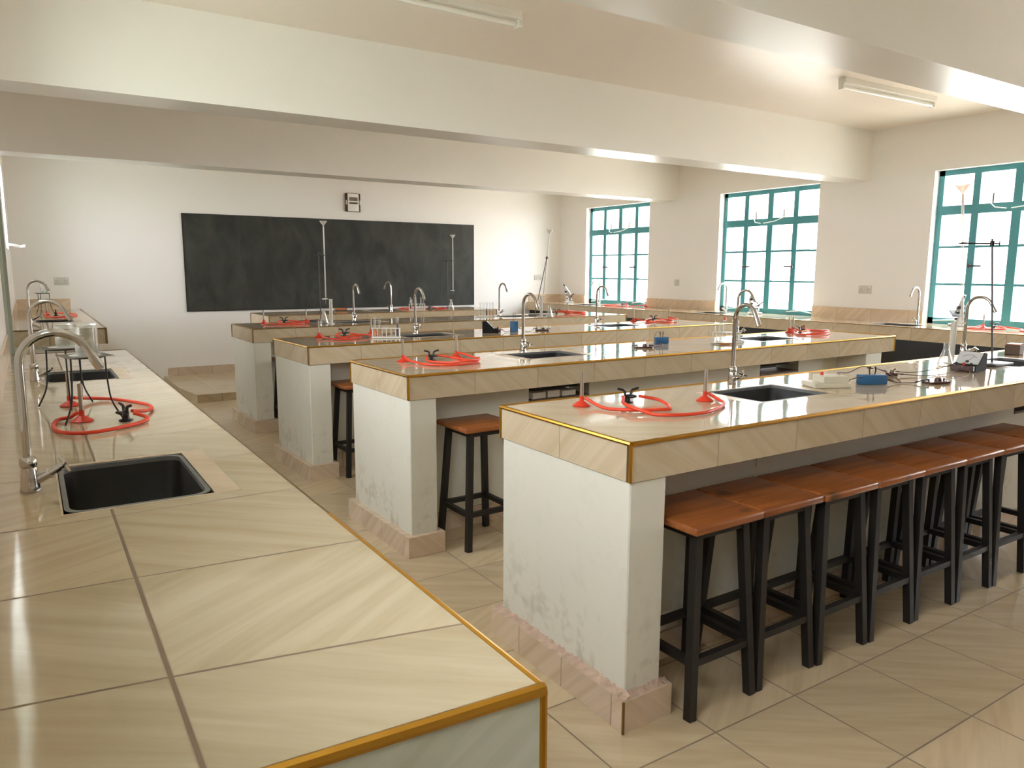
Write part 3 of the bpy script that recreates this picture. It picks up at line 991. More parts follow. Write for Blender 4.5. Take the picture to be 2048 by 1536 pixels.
# window counter
t = thing('window_counter', 'tiled counter under the teal windows along the right wall', 'counter', (0, 0, 0))
RS = [(6.86, 7.15, 8.66, 9.08), (6.86, 7.15, 6.19, 6.61), (6.86, 7.15, 3.83, 4.25)]
bm = BM(); slab(bm, 6.765, XR-0.0015, YN+0.002, YW, 0.78, 0.90, RS); obj('worktop', bm, 'right_tile', t)
bm = BM()
for a, b in WIN_R:
    box(bm, (XR-0.0015, a+0.002, 0.7815), (XR+WT, b-0.002, 0.90))
obj('sill', bm, 'right_tile', t)
bm = BM(); box(bm, (6.825, YN+0.002, 0.0005), (6.852, YW, 0.78)); box(bm, (6.817, YN+0.002, 0.40), (6.827, YW, 0.425)); obj('black_front_panel', bm, 'black_wall', t)
ye = YW
for a, b in WIN_R+[(YN, YN+0.002)]:
    bm = BM(); box(bm, (XR-0.014, b, 0.90), (XR-0.0015, ye, 1.022)); ye = a
    obj('splashback', bm, 'splash_tile', t)
bm = BM(); box(bm, (6.80, YB-0.014, 0.90), (XR-0.014, YW, 1.022)); obj('splashback', bm, 'splash_tile', t)
bm = BM(); gold_line(bm, (6.765, YN+0.002, 0.897), (6.765, YW, 0.897), 0.004); obj('edge_trim', bm, 'trim_dull', t, True)
for i, h4 in enumerate(RS):
    nm = ('far', 'middle', 'nearest')[i]
    place('sink', sink, ((h4[0]+h4[1])/2, (h4[2]+h4[3])/2, 0.9), pi/2, 'black sink under the %s window' % nm, 'window counter sinks')
for i, (x, y) in enumerate(((7.25, 8.84), (7.25, 6.38), (7.25, 3.99))):
    nm = ('far', 'middle', 'nearest')[i]
    place('tap', tap, (x, y, 0.9), -pi/2, 'slim chrome tap standing at the left jamb of the %s window' % nm, 'window counter taps')

# ------------------------------------------------------------------ stools
def stool():
    t = thing('lab_stool', '', 'stool')
    bm = BM(); rbox(bm, (-0.158, -0.152, 0.605), (0.158, 0.152, 0.632), 0.008, 3); obj('seat', bm, 'wood', t, True)
    ins, out, lw = 0.106, 0.141, 0.029
    for sx, sy in ((-1, -1), (1, -1), (1, 1), (-1, 1)):
        bm = BM(); bar(bm, (sx*out, sy*out, 0.0), (sx*ins, sy*ins, 0.600), lw, lw); obj('leg', bm, 'black_metal', t)
    zr = 0.185
    e = out-(out-ins)*zr/0.6
    bm = BM()
    for (ax, ay), (bx, by) in (((-e, -e), (e, -e)), ((e, -e), (e, e)), ((e, e), (-e, e)), ((-e, e), (-e, -e))):
        bar(bm, (ax, ay, zr), (bx, by, zr), 0.024, 0.024)
    obj('footrest', bm, 'black_metal', t)
    bm = BM()
    e = ins
    for (ax, ay), (bx, by) in (((-e, -e), (e, -e)), ((e, -e), (e, e)), ((e, e), (-e, e)), ((-e, e), (-e, -e))):
        bar(bm, (ax, ay, 0.592), (bx, by, 0.592), 0.026, 0.026)
    obj('seat_frame', bm, 'black_metal', t)
    return t
ORD = ('first', 'second', 'third', 'fourth', 'fifth', 'sixth', 'seventh', 'eighth')
for i in range(8):
    lab = 'wooden seated stool, %s from the left in the row at the nearest bench' % ORD[i]
    if i == 0:
        lab = 'wooden stool nearest the camera, first of the row at the nearest bench'
    place('stool', stool, (1.786+0.3195*i, 1.664+random.uniform(-0.004, 0.004), 0), random.uniform(-0.012, 0.012), lab, 'stools along the nearest bench')
place('stool', stool, (1.895, 3.275, 0), 0.03, 'wooden stool tucked under the left end of the second bench', 'stools at the farther benches')
place('stool', stool, (1.875, 4.890, 0), 0.02, 'wooden stool tucked under the left end of the third bench', 'stools at the farther benches')
place('stool', stool, (1.925, 6.580, 0), 0.0, 'mostly hidden stool under the left end of the fourth bench', 'stools at the farther benches')

# ------------------------------------------------------------------ bunsen burners, gas taps, tubing
def burner():
    t = thing('bunsen_burner', '', 'burner')
    bm = BM(); lathe(bm, [(0, 0), (0.033, 0), (0.034, 0.003), (0.028, 0.007), (0.015, 0.016), (0.008, 0.020), (0, 0.020)], (0, 0, 0), 20); obj('base', bm, 'red', t, True)
    bm = BM(); lathe(bm, [(0, 0.018), (0.0085, 0.018), (0.0085, 0.038), (0, 0.038)], (0, 0, 0), 14); tube(bm, [(0.008, 0, 0.027), (0.020, 0, 0.027)], 0.0035, 8); obj('collar', bm, 'red', t, True)
    bm = BM(); lathe(bm, [(0.0068, 0.036), (0.0068, 0.125), (0.0052, 0.125), (0.0052, 0.05)], (0, 0, 0), 14); obj('barrel', bm, 'barrel', t, True)
    return t

def gastap():
    t = thing('gas_tap', '', 'gas tap')
    bm = BM()
    lathe(bm, [(0, 0), (0.022, 0), (0.022, 0.004), (0.012, 0.006), (0.010, 0.022), (0.012, 0.030), (0, 0.034)], (0, 0, 0), 16)
    for s in (-1, 1):
        tube(bm, [(0, 0, 0.022), (s*0.016, -0.012, 0.026), (s*0.030, -0.016, 0.026)], [0.008, 0.005], 10)
    obj('body', bm, 'black_plastic', t, True)
    for s in (-1, 1):
        bm = BM()
        tube(bm, [(s*0.010, 0, 0.028), (s*0.014, 0, 0.046), (s*0.020, 0, 0.050), (s*0.042, 0, 0.055)], [0.0055, 0.0048], 8)
        obj('lever', bm, 'black_plastic', t, True)
    return t

LAID = []
def hose(label, pts, group, z0=0.9, r=0.0062, zs=None, zend=None):
    """tubing lying on a worktop; where it crosses tubing laid before, it rides over it"""
    P = []
    for i, (x, y) in enumerate(pts):
        P.append((x, y, z0+(zs[i] if zs is not None else r)+0.0015))
    Q = smooth_path(P, 9)
    up = [0.0]*len(Q)
    for i, q in enumerate(Q):
        q.z = max(q.z, z0+r+0.001)
        for L in LAID:
            for p in L:
                if abs(p.x-q.x) < 0.03 and abs(p.y-q.y) < 0.03:
                    d = math.hypot(p.x-q.x, p.y-q.y)
                    if d < 2.3*r:
                        up[i] = max(up[i], p.z+2*r+0.0012-q.z)
    sm = []
    for i in range(len(Q)):
        h = 0.0
        for k in range(-7, 8):
            if 0 <= i+k < len(Q):
                h = max(h, up[i+k]*(1-(abs(k)/8)**2))
        sm.append(h)
    for q, h in zip(Q, sm):
        q.z += h
    LAID.append(Q)
    bm = BM(); tube(bm, Q, r, 10)
    return tag(obj('rubber_tubing', bm, 'rubber', None, True), label, 'tubing', group)

def zprof(n, a=0.027, b=0.026, r=0.0067):
    z = [r]*n
    z[0], z[-1] = a, b
    if n > 3:
        z[1] = r+0.004
        z[-2] = r+0.006
    return z

GB, GV, GH = 'bunsen burners', 'gas taps', 'red rubber tubing'
def gas_set(where, b1, b2, v, vr, h1, h2, z=0.9, r1=0.0, r2=0.0, names=('left', 'right'), z1=None, z2=None):
    place('burner', burner, (*b1, z), r1, ('red-based burner, %s of the pair %s' % (names[0], where)) if b2 else 'red-based burner '+where, GB)
    if b2:
        place('burner', burner, (*b2, z), r2, 'red-based burner, %s of the pair %s' % (names[1], where), GB)
    place('gastap', gastap, (*v, z), vr, 'black two-lever gas tap %s' % where, GV)
    hose('red tube from the %s burner %s' % (names[0] if b2 else 'single', where), h1, GH, z, zs=z1 or zprof(len(h1)))
    if h2:
        zz = z2 or zprof(len(h2))
        hose('red tube from the %s burner %s' % (names[1], where), h2, GH, z, zs=zz)

gas_set('on the left end of the nearest bench', (1.700, 2.163), (2.177, 2.000), (1.893, 2.125), -0.35,
        [(1.713, 2.152), (1.722, 2.10), (1.720, 2.035), (1.769, 1.975), (1.843, 1.930), (1.905, 1.915), (1.932, 1.945), (1.966, 1.985), (1.985, 2.060), (1.925, 2.100)],
        [(2.195, 2.000), (2.205, 1.965), (2.150, 1.880), (1.970, 1.801), (1.824, 1.830), (1.764, 1.928), (1.790, 2.030), (1.862, 2.115)], r1=-0.7, r2=0.0)
gas_set('on the left end of the second bench', (1.700, 3.749), (2.055, 3.790), (1.868, 3.735), -0.2,
        [(1.705, 3.732), (1.716, 3.672), (1.742, 3.513), (1.847, 3.438), (1.985, 3.450), (2.035, 3.520), (2.010, 3.640), (1.975, 3.735), (1.900, 3.730)],
        [(2.070, 3.783), (2.110, 3.730), (2.085, 3.580), (1.998, 3.459), (1.900, 3.490), (1.815, 3.620), (1.815, 3.690), (1.838, 3.726)], r1=-1.5, r2=-0.4)
gas_set('beside the white rack on the third bench', (1.795, 5.450), (2.240, 5.530), (2.005, 5.480), -0.15,
        [(1.800, 5.430), (1.790, 5.300), (1.844, 5.160), (2.006, 5.189), (2.099, 5.400), (2.110, 5.500), (2.075, 5.510), (2.036, 5.470)],
        [(2.255, 5.520), (2.265, 5.470), (2.176, 5.340), (2.052, 5.290), (1.925, 5.310), (1.915, 5.420), (1.975, 5.468)], r1=-1.4, r2=-0.7)
gas_set('at the left corner of the fourth bench', (1.834, 7.150), (2.215, 7.080), (2.015, 7.120), 0.1,
        [(1.836, 7.130), (1.815, 6.980), (1.909, 6.860), (2.109, 6.896), (2.170, 7.020), (2.130, 7.130), (2.045, 7.106)],
        [(2.216, 7.060), (2.200, 6.985), (1.995, 6.920), (1.945, 7.010), (1.950, 7.080), (1.985, 7.106)], r1=-1.5, r2=-1.5)
gas_set('among the tripods on the left counter', (0.117, 2.798), (0.097, 3.146), (0.240, 2.735), -pi/2+0.3,
        [(0.103, 2.803), (0.085, 2.835), (0.050, 2.825), (0.033, 2.706), (0.054, 2.597), (0.114, 2.550), (0.194, 2.575), (0.284, 2.650), (0.296, 2.700), (0.262, 2.716)],
        [(0.112, 3.150), (0.173, 3.215), (0.247, 3.169), (0.328, 3.001), (0.338, 2.900), (0.310, 2.820), (0.262, 2.760)], r1=2.6, r2=0.4, names=('nearer', 'farther'))
gas_set('at the right end of the third bench', (5.080, 5.650), (5.560, 5.640), (5.300, 5.600), -0.2,
        [(5.095, 5.640), (5.150, 5.580), (5.190, 5.440), (5.250, 5.330), (5.380, 5.400), (5.420, 5.540), (5.330, 5.590)],
        [(5.560, 5.620), (5.520, 5.480), (5.330, 5.480), (5.080, 5.420), (5.110, 5.510), (5.265, 5.590)], r1=-0.6, r2=-1.5)
gas_set('at the right end of the second bench', (5.275, 3.960), (5.390, 4.010), (5.360, 3.915), -0.1,
        [(5.280, 3.945), (5.236, 3.880), (5.130, 3.780), (5.115, 3.690), (5.305, 3.640), (5.491, 3.745), (5.480, 3.890), (5.392, 3.902)],
        [(5.400, 3.995), (5.300, 3.850), (5.150, 3.730), (5.339, 3.660), (5.560, 3.800), (5.610, 3.960), (5.520, 4.030), (5.450, 3.960), (5.395, 3.906)], r1=-1.2, r2=-1.2)
gas_set('at the right end of the fourth bench', (5.340, 7.090), (5.390, 7.170), (5.200, 7.120), -0.3,
        [(5.350, 7.078), (5.480, 7.140), (5.540, 7.060), (5.470, 6.920), (5.330, 6.930), (5.170, 7.108)],
        [(5.400, 7.160), (5.560, 7.200), (5.580, 7.060), (5.400, 6.900), (5.240, 7.020), (5.230, 7.106)], r1=-0.5, r2=-0.3, names=('nearer', 'farther'))
gas_set('in the far left corner by the wall', (0.140, 8.800), None, (0.215, 8.720), -pi/2,
        [(0.150, 8.790), (0.120, 8.500), (0.180, 8.300), (0.280, 8.380), (0.330, 8.620), (0.222, 8.690)], None, z=0.94, names=('lone', ''))
hose('loose red rubber tube end lying at the front of the far left counter', [(0.222, 8.750), (0.300, 8.90), (0.370, 8.85), (0.390, 8.60), (0.330, 8.30), (0.270, 8.22)], GH, 0.94, zs=[0.026, 0.014, 0.007, 0.007, 0.007, 0.007])
gas_set('by the flask on the short bench at the blackboard', (4.190, 8.930), None, (4.410, 8.860), 0.0,
        [(4.175, 8.92), (4.02, 8.93), (3.99, 8.86), (4.10, 8.80), (4.30, 8.78), (4.380, 8.850)], None, names=('lone', ''))
hose('red tube right of the gas tap on the short bench at the blackboard', [(4.440, 8.850), (4.52, 8.90), (4.60, 8.93), (4.66, 8.86), (4.58, 8.80), (4.48, 8.82)], GH, 0.9, zs=[0.026, 0.012, 0.007, 0.007, 0.007, 0.007])
gas_set('under the far window', (7.320, 7.900), (7.300, 8.270), (7.230, 8.300), 1.2,
        [(7.305, 7.905), (7.18, 8.00), (7.02, 8.20), (7.02, 8.42), (7.14, 8.46), (7.215, 8.320)],
        [(7.300, 8.285), (7.28, 8.50), (7.12, 8.56), (6.96, 8.42), (7.04, 8.26), (7.205, 8.275)], r1=2.6, r2=1.5, names=('nearer', 'farther'))
gas_set('under the nearest window', (7.280, 3.400), (7.300, 2.760), (7.230, 3.290), 1.5,
        [(7.268, 3.385), (7.18, 3.42), (7.04, 3.44), (7.00, 3.30), (7.12, 3.14), (7.210, 3.265)],
        [(7.285, 2.770), (7.16, 2.86), (7.06, 2.92), (7.10, 3.02), (7.20, 3.05), (7.225, 3.240)], r1=-2.2, r2=2.6, names=('farther', 'nearer'))

# ------------------------------------------------------------------ tripods, gauzes, beakers
def tripod(h):
    def mk():
        t = thing('tripod_stand', '', 'tripod')
        for k in range(3):
            a = k*2*pi/3
            bm = BM()
            tube(bm, [(0.058*cos(a), 0.058*sin(a), h), (0.061*cos(a), 0.061*sin(a), h*0.62), (0.070*cos(a), 0.070*sin(a), h*0.30), (0.100*cos(a), 0.100*sin(a), 0.002)], 0.0028, 8, 5)
            obj('leg', bm, 'black_metal', t, True)
        bm = BM()
        p = [(0.058*cos(k*2*pi/24), 0.058*sin(k*2*pi/24), h) for k in range(25)]
        tube(bm, p, 0.0030, 8)
        obj('top_ring', bm, 'black_metal', t, True)
        return t
    return mk
def gauze():
    t = thing('wire_gauze', '', 'gauze')
    bm = BM()
    n = 24
    for i in range(n+1):
        q = -0.0675+0.135*i/n
        box(bm, (q-0.0009, -0.0675, 0), (q+0.0009, 0.0675, 0.0014))
        box(bm, (-0.0675, q-0.0009, 0.0006), (0.0675, q+0.0009, 0.002))
    obj('mesh', bm, 'steel', t)
    bm = BM(); lathe(bm, [(0, 0), (0.047, 0), (0.047, 0.0026), (0, 0.0026)], (0, 0, 0), 24); obj('ceramic_disc', bm, 'ceramic', t)
    return t
def beaker(r, h, fill):
    def mk():
        t = thing('beaker', '', 'beaker')
        bm = BM(); lathe(bm, [(0, 0.0005), (r-0.006, 0.0005), (r-0.001, 0.005), (r, 0.010), (r, h-0.004), (r+0.004, h), (r+0.0025, h+0.0006), (r-0.002, h-0.004), (r-0.002, 0.010), (r-0.007, 0.003), (0, 0.003)], (0, 0, 0), 28); obj('vessel', bm, 'glass', t, True)
        bm = BM(); lathe(bm, [(0, 0.0035), (r-0.007, 0.0035), (r-0.0025, 0.010), (r-0.0025, fill), (0, fill)], (0, 0, 0), 28); obj('water', bm, 'water', t, True)
        bm = BM()
        for i in range(5):
            z = h*(0.25+0.11*i)
            a0, a1 = -2.3, -2.3+(0.5 if i % 2 else 0.3)
            for k in range(4):
                b0, b1 = a0+(a1-a0)*k/4, a0+(a1-a0)*(k+1)/4
                v = [bm.verts.new(((r+0.0004)*cos(b), (r+0.0004)*sin(b), zz)) for b, zz in ((b0, z), (b1, z), (b1, z+0.002), (b0, z+0.002))]
                bm.faces.new(v)
        obj('graduations', bm, 'white_plastic', t)
        return t
    return mk
GT = 'tripods on the left counters'
zt = 0.213
place('tripod', tripod(zt), (0.140, 2.800, 0.9), -0.3, 'black tripod nearer of the two on the left counter, legs straddling the tubing', GT)
place('tripod', tripod(zt), (0.090, 3.130, 0.9), 0.6, 'black tripod farther of the two on the left counter', GT)
place('tripod', tripod(zt), (0.120, 8.980, 0.94), 0.2, 'small black tripod in the far left corner', GT)
place('gauze', gauze, (0.140, 2.800, 0.9+zt+0.003), 0.25, 'wire gauze under the larger beaker on the nearer tripod', 'wire gauzes')
place('gauze', gauze, (0.090, 3.130, 0.9+zt+0.003), 0.1, 'wire gauze under the smaller beaker on the farther tripod', 'wire gauzes')
place('gauze', gauze, (0.120, 8.980, 0.94+zt+0.003), 0.2, 'wire gauze on the tripod in the far left corner', 'wire gauzes')
place('beaker_a', beaker(0.034, 0.098, 0.045), (0.148, 2.800, 0.9+zt+0.0062), 0, 'larger glass beaker on the nearer tripod, right behind the near tap', 'glass beakers')
place('beaker_b', beaker(0.031, 0.080, 0.045), (0.098, 3.130, 0.9+zt+0.0062), 0, 'smaller glass beaker on the farther tripod', 'glass beakers')
place('beaker_b', beaker(0.031, 0.080, 0.045), (0.135, 8.980, 0.94+zt+0.0062), 0, 'glass beaker on the tripod in the far left corner', 'glass beakers')

# ------------------------------------------------------------------ retort stands with burettes
RDIR = Vector((cos(YAW), -sin(YAW), 0))
def stand(label, base, rz, top, clamp_h, bur, off, hrod=0.66):
    """rod foot at base; the plate lies behind it; clamp reaches from the rod to the burette axis"""
    t = thing('retort_stand', label, 'retort stand', base, rz, 'retort stands')
    bm = BM(); rbox(bm, (-0.10+off, -0.065, 0), (0.10+off, 0.065, 0.014), 0.003); obj('base_plate', bm, 'grey_metal', t, True)
    ri = Matrix.Rotation(-rz, 3, 'Z')
    tp = ri @ (Vector(top)-Vector(base))
    bm = BM(); tube(bm, [(0, 0, 0.012), tp], 0.0048, 10); obj('rod', bm, 'grey_metal', t, True)
    f = clamp_h/tp.z
    c = tp*f
    e = ri @ (Vector((bur[0], bur[1], 0))-Vector((base[0], base[1], 0)))
    e.z = clamp_h
    d = (e-c).normalized()
    bm = BM()
    lathe(bm, [(0, -0.014), (0.011, -0.014), (0.011, 0.014), (0, 0.014)], c, 10)
    tube(bm, [c-d*0.045, c-d*0.012], [0.004, 0.004], 8)
    tube(bm, [c-d*0.045+Vector((0, 0, -0.014)), c-d*0.045+Vector((0, 0, 0.014))], 0.0035, 8)
    obj('boss', bm, 'black_metal', t, True)
    bm = BM()
    s = Vector((-d.y, d.x, 0))
    tube(bm, [c, e-d*0.028], 0.0042, 8)
    for q in (-1, 1):
        tube(bm, [e-d*0.030, e-d*0.014+s*q*0.014, e+d*0.004+s*q*0.0125, e+d*0.014+s*q*0.008], 0.0045, 8)
    obj('clamp', bm, 'black_metal', t, True)
    return t
def burette(label, top, bot, funnel=True, fun_label=None):
    top, bot = Vector(top), Vector(bot)
    d = (top-bot)
    L = d.length
    t = thing('burette', label, 'burette', bot, 0, 'burettes')
    t.rotation_mode = 'QUATERNION'
    t.rotation_quaternion = d.to_track_quat('Z', 'Y')
    bm = BM(); lathe(bm, [(0.0015, 0.0), (0.0022, 0.045), (0.0065, 0.075), (0.0065, L), (0.0052, L), (0.0052, 0.078)], (0, 0, 0), 14); obj('glass_tube', bm, 'frosty', t, True)
    bm = BM(); tube(bm, [(-0.022, 0, 0.050), (0.030, 0, 0.050)], [0.004, 0.006], 8); tube(bm, [(0.030, -0.012, 0.050), (0.030, 0.012, 0.050)], 0.0045, 8); obj('stopcock', bm, 'white_plastic', t, True)
    if funnel:
        f = thing('filter_funnel', fun_label, 'funnel', top, 0, 'funnels on the burettes')
        f.rotation_mode = 'QUATERNION'
        f.rotation_quaternion = d.to_track_quat('Z', 'Y')
        bm = BM(); lathe(bm, [(0.0030, -0.050), (0.0042, 0.004), (0.036, 0.046), (0.0375, 0.050), (0.0365, 0.050), (0.0035, 0.008), (0.0022, -0.050)], (0, 0, 0), 22); obj('cone', bm, 'frosty', f, True)
    return t
# left of the fourth bench
bx = (2.392, 7.185)
bu = (bx[0]+0.045, bx[1]-0.035)
stand('black retort stand holding a burette in front of the left half of the blackboard', (*bx, 0.9), 0.0, (bx[0]+0.0, bx[1], 1.566), 0.640, bu, -0.10)
burette('long glass burette against the left half of the blackboard', (*bu, 1.815), (*bu, 1.070), True, 'clear funnel in the burette below the wall clock')
# right of the fourth bench, leaning rod
bx = (4.780, 6.960)
bu = (4.9166, 6.924)
stand('retort stand with a leaning rod at the right end of the fourth bench', (*bx, 0.9), 0.1, (bx[0]+0.115, bx[1]-0.07, 1.560), 0.640, bu, 0.06)
burette('white burette against the far corner, right of the blackboard', (4.935, 6.912, 1.800), (4.884, 6.945, 1.080), True, 'small tilted funnel in the burette right of the blackboard')
# on the short bench
bx = (4.715, 8.93)
bu = (4.780, 8.895)
stand('retort stand on the short bench before the right half of the blackboard', (*bx, 0.9), 0.03, (bx[0], bx[1], 1.555), 0.625, bu, -0.0)
burette('glass burette against the right half of the blackboard', (*bu, 1.815), (*bu, 1.085), True, 'clear funnel near the right edge of the blackboard')
# right of the nearest bench
bx = (4.385, 1.985)
bu = (4.190, 2.099)
stand('nearest retort stand, its rod crossing the nearest window', (*bx, 0.9), 0.0, (4.352, 2.030, 1.575), 0.650, bu, 0.0)
burette('burette washed out against the nearest window', (4.178, 2.115, 1.805), (4.212, 2.070, 1.080), True, 'clear funnel seen against the nearest window')

# ------------------------------------------------------------------ glassware
def flask():
    t = thing('conical_flask', '', 'flask')
    bm = BM(); lathe(bm, [(0, 0.0005), (0.036, 0.0005), (0.041, 0.004), (0.040, 0.012), (0.015, 0.088), (0.014, 0.118), (0.018, 0.124), (0.0165, 0.1245), (0.012, 0.117), (0.013, 0.088), (0.038, 0.012), (0.036, 0.003), (0, 0.003)], (0, 0, 0), 26); obj('vessel', bm, 'glass', t, True)
    bm = BM(); lathe(bm, [(0, 0.0035), (0.035, 0.0035), (0.037, 0.012), (0.0335, 0.024), (0, 0.024)], (0, 0, 0), 26); obj('liquid', bm, 'water', t, True)
    return t
def cylinder():
    t = thing('measuring_cylinder', '', 'measuring cylinder')
    bm = BM(); lathe(bm, [(0.0155, 0.012), (0.0155, 0.225), (0.018, 0.230), (0.017, 0.2305), (0.0138, 0.224), (0.0138, 0.014), (0, 0.014)], (0, 0, 0), 20); obj('barrel', bm, 'frosty', t, True)
    bm = BM(); lathe(bm, [(0, 0), (0.036, 0), (0.036, 0.006), (0.018, 0.010), (0.0155, 0.014), (0, 0.014)], (0, 0, 0), 6); obj('foot', bm, 'frosty', t)
    bm = BM()
    for i in range(12):
        z = 0.04+0.014*i
        box(bm, (-0.003, -0.0162, z), (0.005 if i % 2 else 0.009, -0.0153, z+0.0012))
    obj('graduations', bm, 'grey_metal', t)
    return t
GF, GC = 'conical flasks', 'measuring cylinders'
place('flask', flask, (4.115, 2.095, 0.9), 0, 'clear conical flask beside the meter on the nearest bench', GF)
place('flask', flask, (2.330, 6.900, 0.9), 0, 'conical flask under the burette at the left of the fourth bench', GF)
place('flask', flask, (4.757, 6.640, 0.9), 0, 'conical flask at the right end of the fourth bench', GF)
place('flask', flask, (4.640, 8.690, 0.9), 0, 'conical flask on the short bench under the blackboard', GF)
place('cyl', cylinder, (4.262, 2.140, 0.9), 0.2, 'tall measuring cylinder behind the flask on the nearest bench', GC)
place('cyl', cylinder, (2.360, 6.790, 0.9), 0.2, 'white measuring cylinder at the left of the fourth bench', GC)
place('cyl', cylinder, (4.660, 6.660, 0.9), 0.2, 'white measuring cylinder before the leaning rod of the fourth bench', GC)

def rack(mat):
    def mk():
        t = thing('test_tube_rack', '', 'test tube rack')
        bm = BM(); rbox(bm, (-0.105, -0.030, 0), (0.105, 0.030, 0.012), 0.003); obj('base', bm, mat, t)
        bm = BM(); slab(bm, -0.105, 0.105, -0.020, 0.020, 0.070, 0.076, [(-0.094+0.033*i, -0.070+0.033*i, -0.012, 0.012) for i in range(6)]); obj('top_plate', bm, mat, t)
        for s in (-1, 1):
            bm = BM(); box(bm, (s*0.099-0.004, -0.012, 0.012), (s*0.099+0.004, 0.012, 0.070)); obj('end_post', bm, mat, t)
        bm = BM()
        for i in range(5):
            x = -0.0655+0.033*i
            tube(bm, [(x, 0.0165, 0.012), (x, 0.0165, 0.070)], 0.0032, 8)
        obj('divider_pegs', bm, mat, t, True)
        return t
    return mk
def ttube(fill, mat, h=0.145):
    def mk():
        t = thing('test_tube', '', 'test tube')
        pr = [(0, 0)]+[(0.0085*sin(radians(a)), 0.0085-0.0085*cos(radians(a))) for a in (30, 60, 90)]
        bm = BM(); lathe(bm, pr+[(0.0085, h-0.003), (0.0100, h), (0.0078, h)], (0, 0, 0), 14); obj('glass', bm, 'glass', t, True)
        if fill:
            bm = BM(); lathe(bm, [(0, 0.001)]+[(0.0074*sin(radians(a)), 0.0085-0.0075*cos(radians(a))) for a in (30, 60, 90)]+[(0.0074, fill), (0, fill)], (0, 0, 0), 14); obj('liquid', bm, mat, t, True)
        return t
    return mk
def rack_set(loc, rz, key, mat, label, where, tubes):
    place('rack_'+key, rack(mat), loc, rz, label, 'test tube racks')
    for slot, kind, desc in tubes:
        x = -0.082+0.033*slot
        p = (loc[0]+x*cos(rz), loc[1]+x*sin(rz), loc[2]+0.0125)
        mk = {'o': ttube(0.062, 'orange_liquid'), 'b': ttube(0.100, 'blue_liquid'), 'k': ttube(0.075, 'black_plastic'), 'c': ttube(0.03, 'water'), 'e': ttube(0, None)}[kind]
        place('tt_'+kind, mk, p, rz, desc+' '+where, 'test tubes')
rack_set((2.205, 5.150, 0.9), -0.52, 'w', 'white_plastic', 'white test tube rack with orange and blue tubes on the third bench', 'in the white rack on the third bench',
         [(0, 'o', 'left test tube of orange liquid'), (1, 'o', 'second test tube of orange liquid'), (5, 'b', 'tall test tube of dark blue liquid')])
rack_set((4.170, 7.030, 0.9), -0.5, 'f', 'frosty', 'clear test tube rack in the middle of the fourth bench', 'in the clear rack on the fourth bench',
         [(1, 'c', 'tall clear test tube at the left'), (2, 'e', 'empty test tube'), (3, 'k', 'test tube of black liquid'), (4, 'o', 'test tube of amber liquid'), (5, 'o', 'rightmost test tube of amber liquid')])
rack_set((4.165, 8.720, 0.9), -0.4, 'w', 'white_plastic', 'white test tube rack on the short bench below the blackboard', 'in the white rack below the blackboard',
         [(0, 'k', 'leftmost test tube, dark,'), (2, 'c', 'clear test tube'), (4, 'c', 'farther right clear test tube'), (5, 'e', 'empty rightmost test tube')])
rack_set((4.110, 3.600, 0.9), -0.35, 'f', 'frosty', 'clear test tube rack beside the right sink of the second bench', 'in the clear rack on the second bench',
         [(0, 'e', 'empty leftmost test tube'), (1, 'c', 'clear test tube, second from left'), (2, 'e', 'empty test tube carrying a red dropper bulb,'), (4, 'c', 'clear test tube right of the tap column'), (5, 'e', 'empty rightmost test tube')])
p = Vector((4.110+(-0.082+0.066)*cos(-0.35), 3.600+(-0.082+0.066)*sin(-0.35), 0.9+0.0125+0.146))
t = thing('dropper', 'red bulb dropper standing in a test tube on the second bench', 'dropper', p)
bm = BM(); tube(bm, [(0, 0, -0.08), (0, 0, 0.0)], [0.002, 0.004], 8); obj('pipette', bm, 'glass', t, True)
bm = BM(); lathe(bm, [(0, 0.001), (0.007, 0.001), (0.008, 0.012), (0.005, 0.030), (0, 0.036)], (0, 0, 0), 12); obj('bulb', bm, 'red', t, True)

for i, (a, b) in enumerate((((3.905, 3.562), (4.010, 3.515)), ((3.900, 3.545), (4.010, 3.490)))):
    v = Vector((b[0]-a[0], b[1]-a[1], 0))
    t = thing('dissecting_needle', ('upper', 'lower')[i]+' wooden-handled needle lying by the clear rack on the second bench', 'needle', (a[0], a[1], 0.9), math.atan2(v.y, v.x), 'needles on the second bench')
    bm = BM(); tube(bm, [(0, 0, 0.005), (0.065, 0, 0.0055)], 0.0015, 6); obj('needle', bm, 'steel', t, True)
    bm = BM(); tube(bm, [(0.060, 0, 0.0062), (0.075, 0, 0.0062), (0.145, 0, 0.0062)], [0.0035, 0.0060, 0.0058], 10); obj('handle', bm, 'wood_handle', t, True)

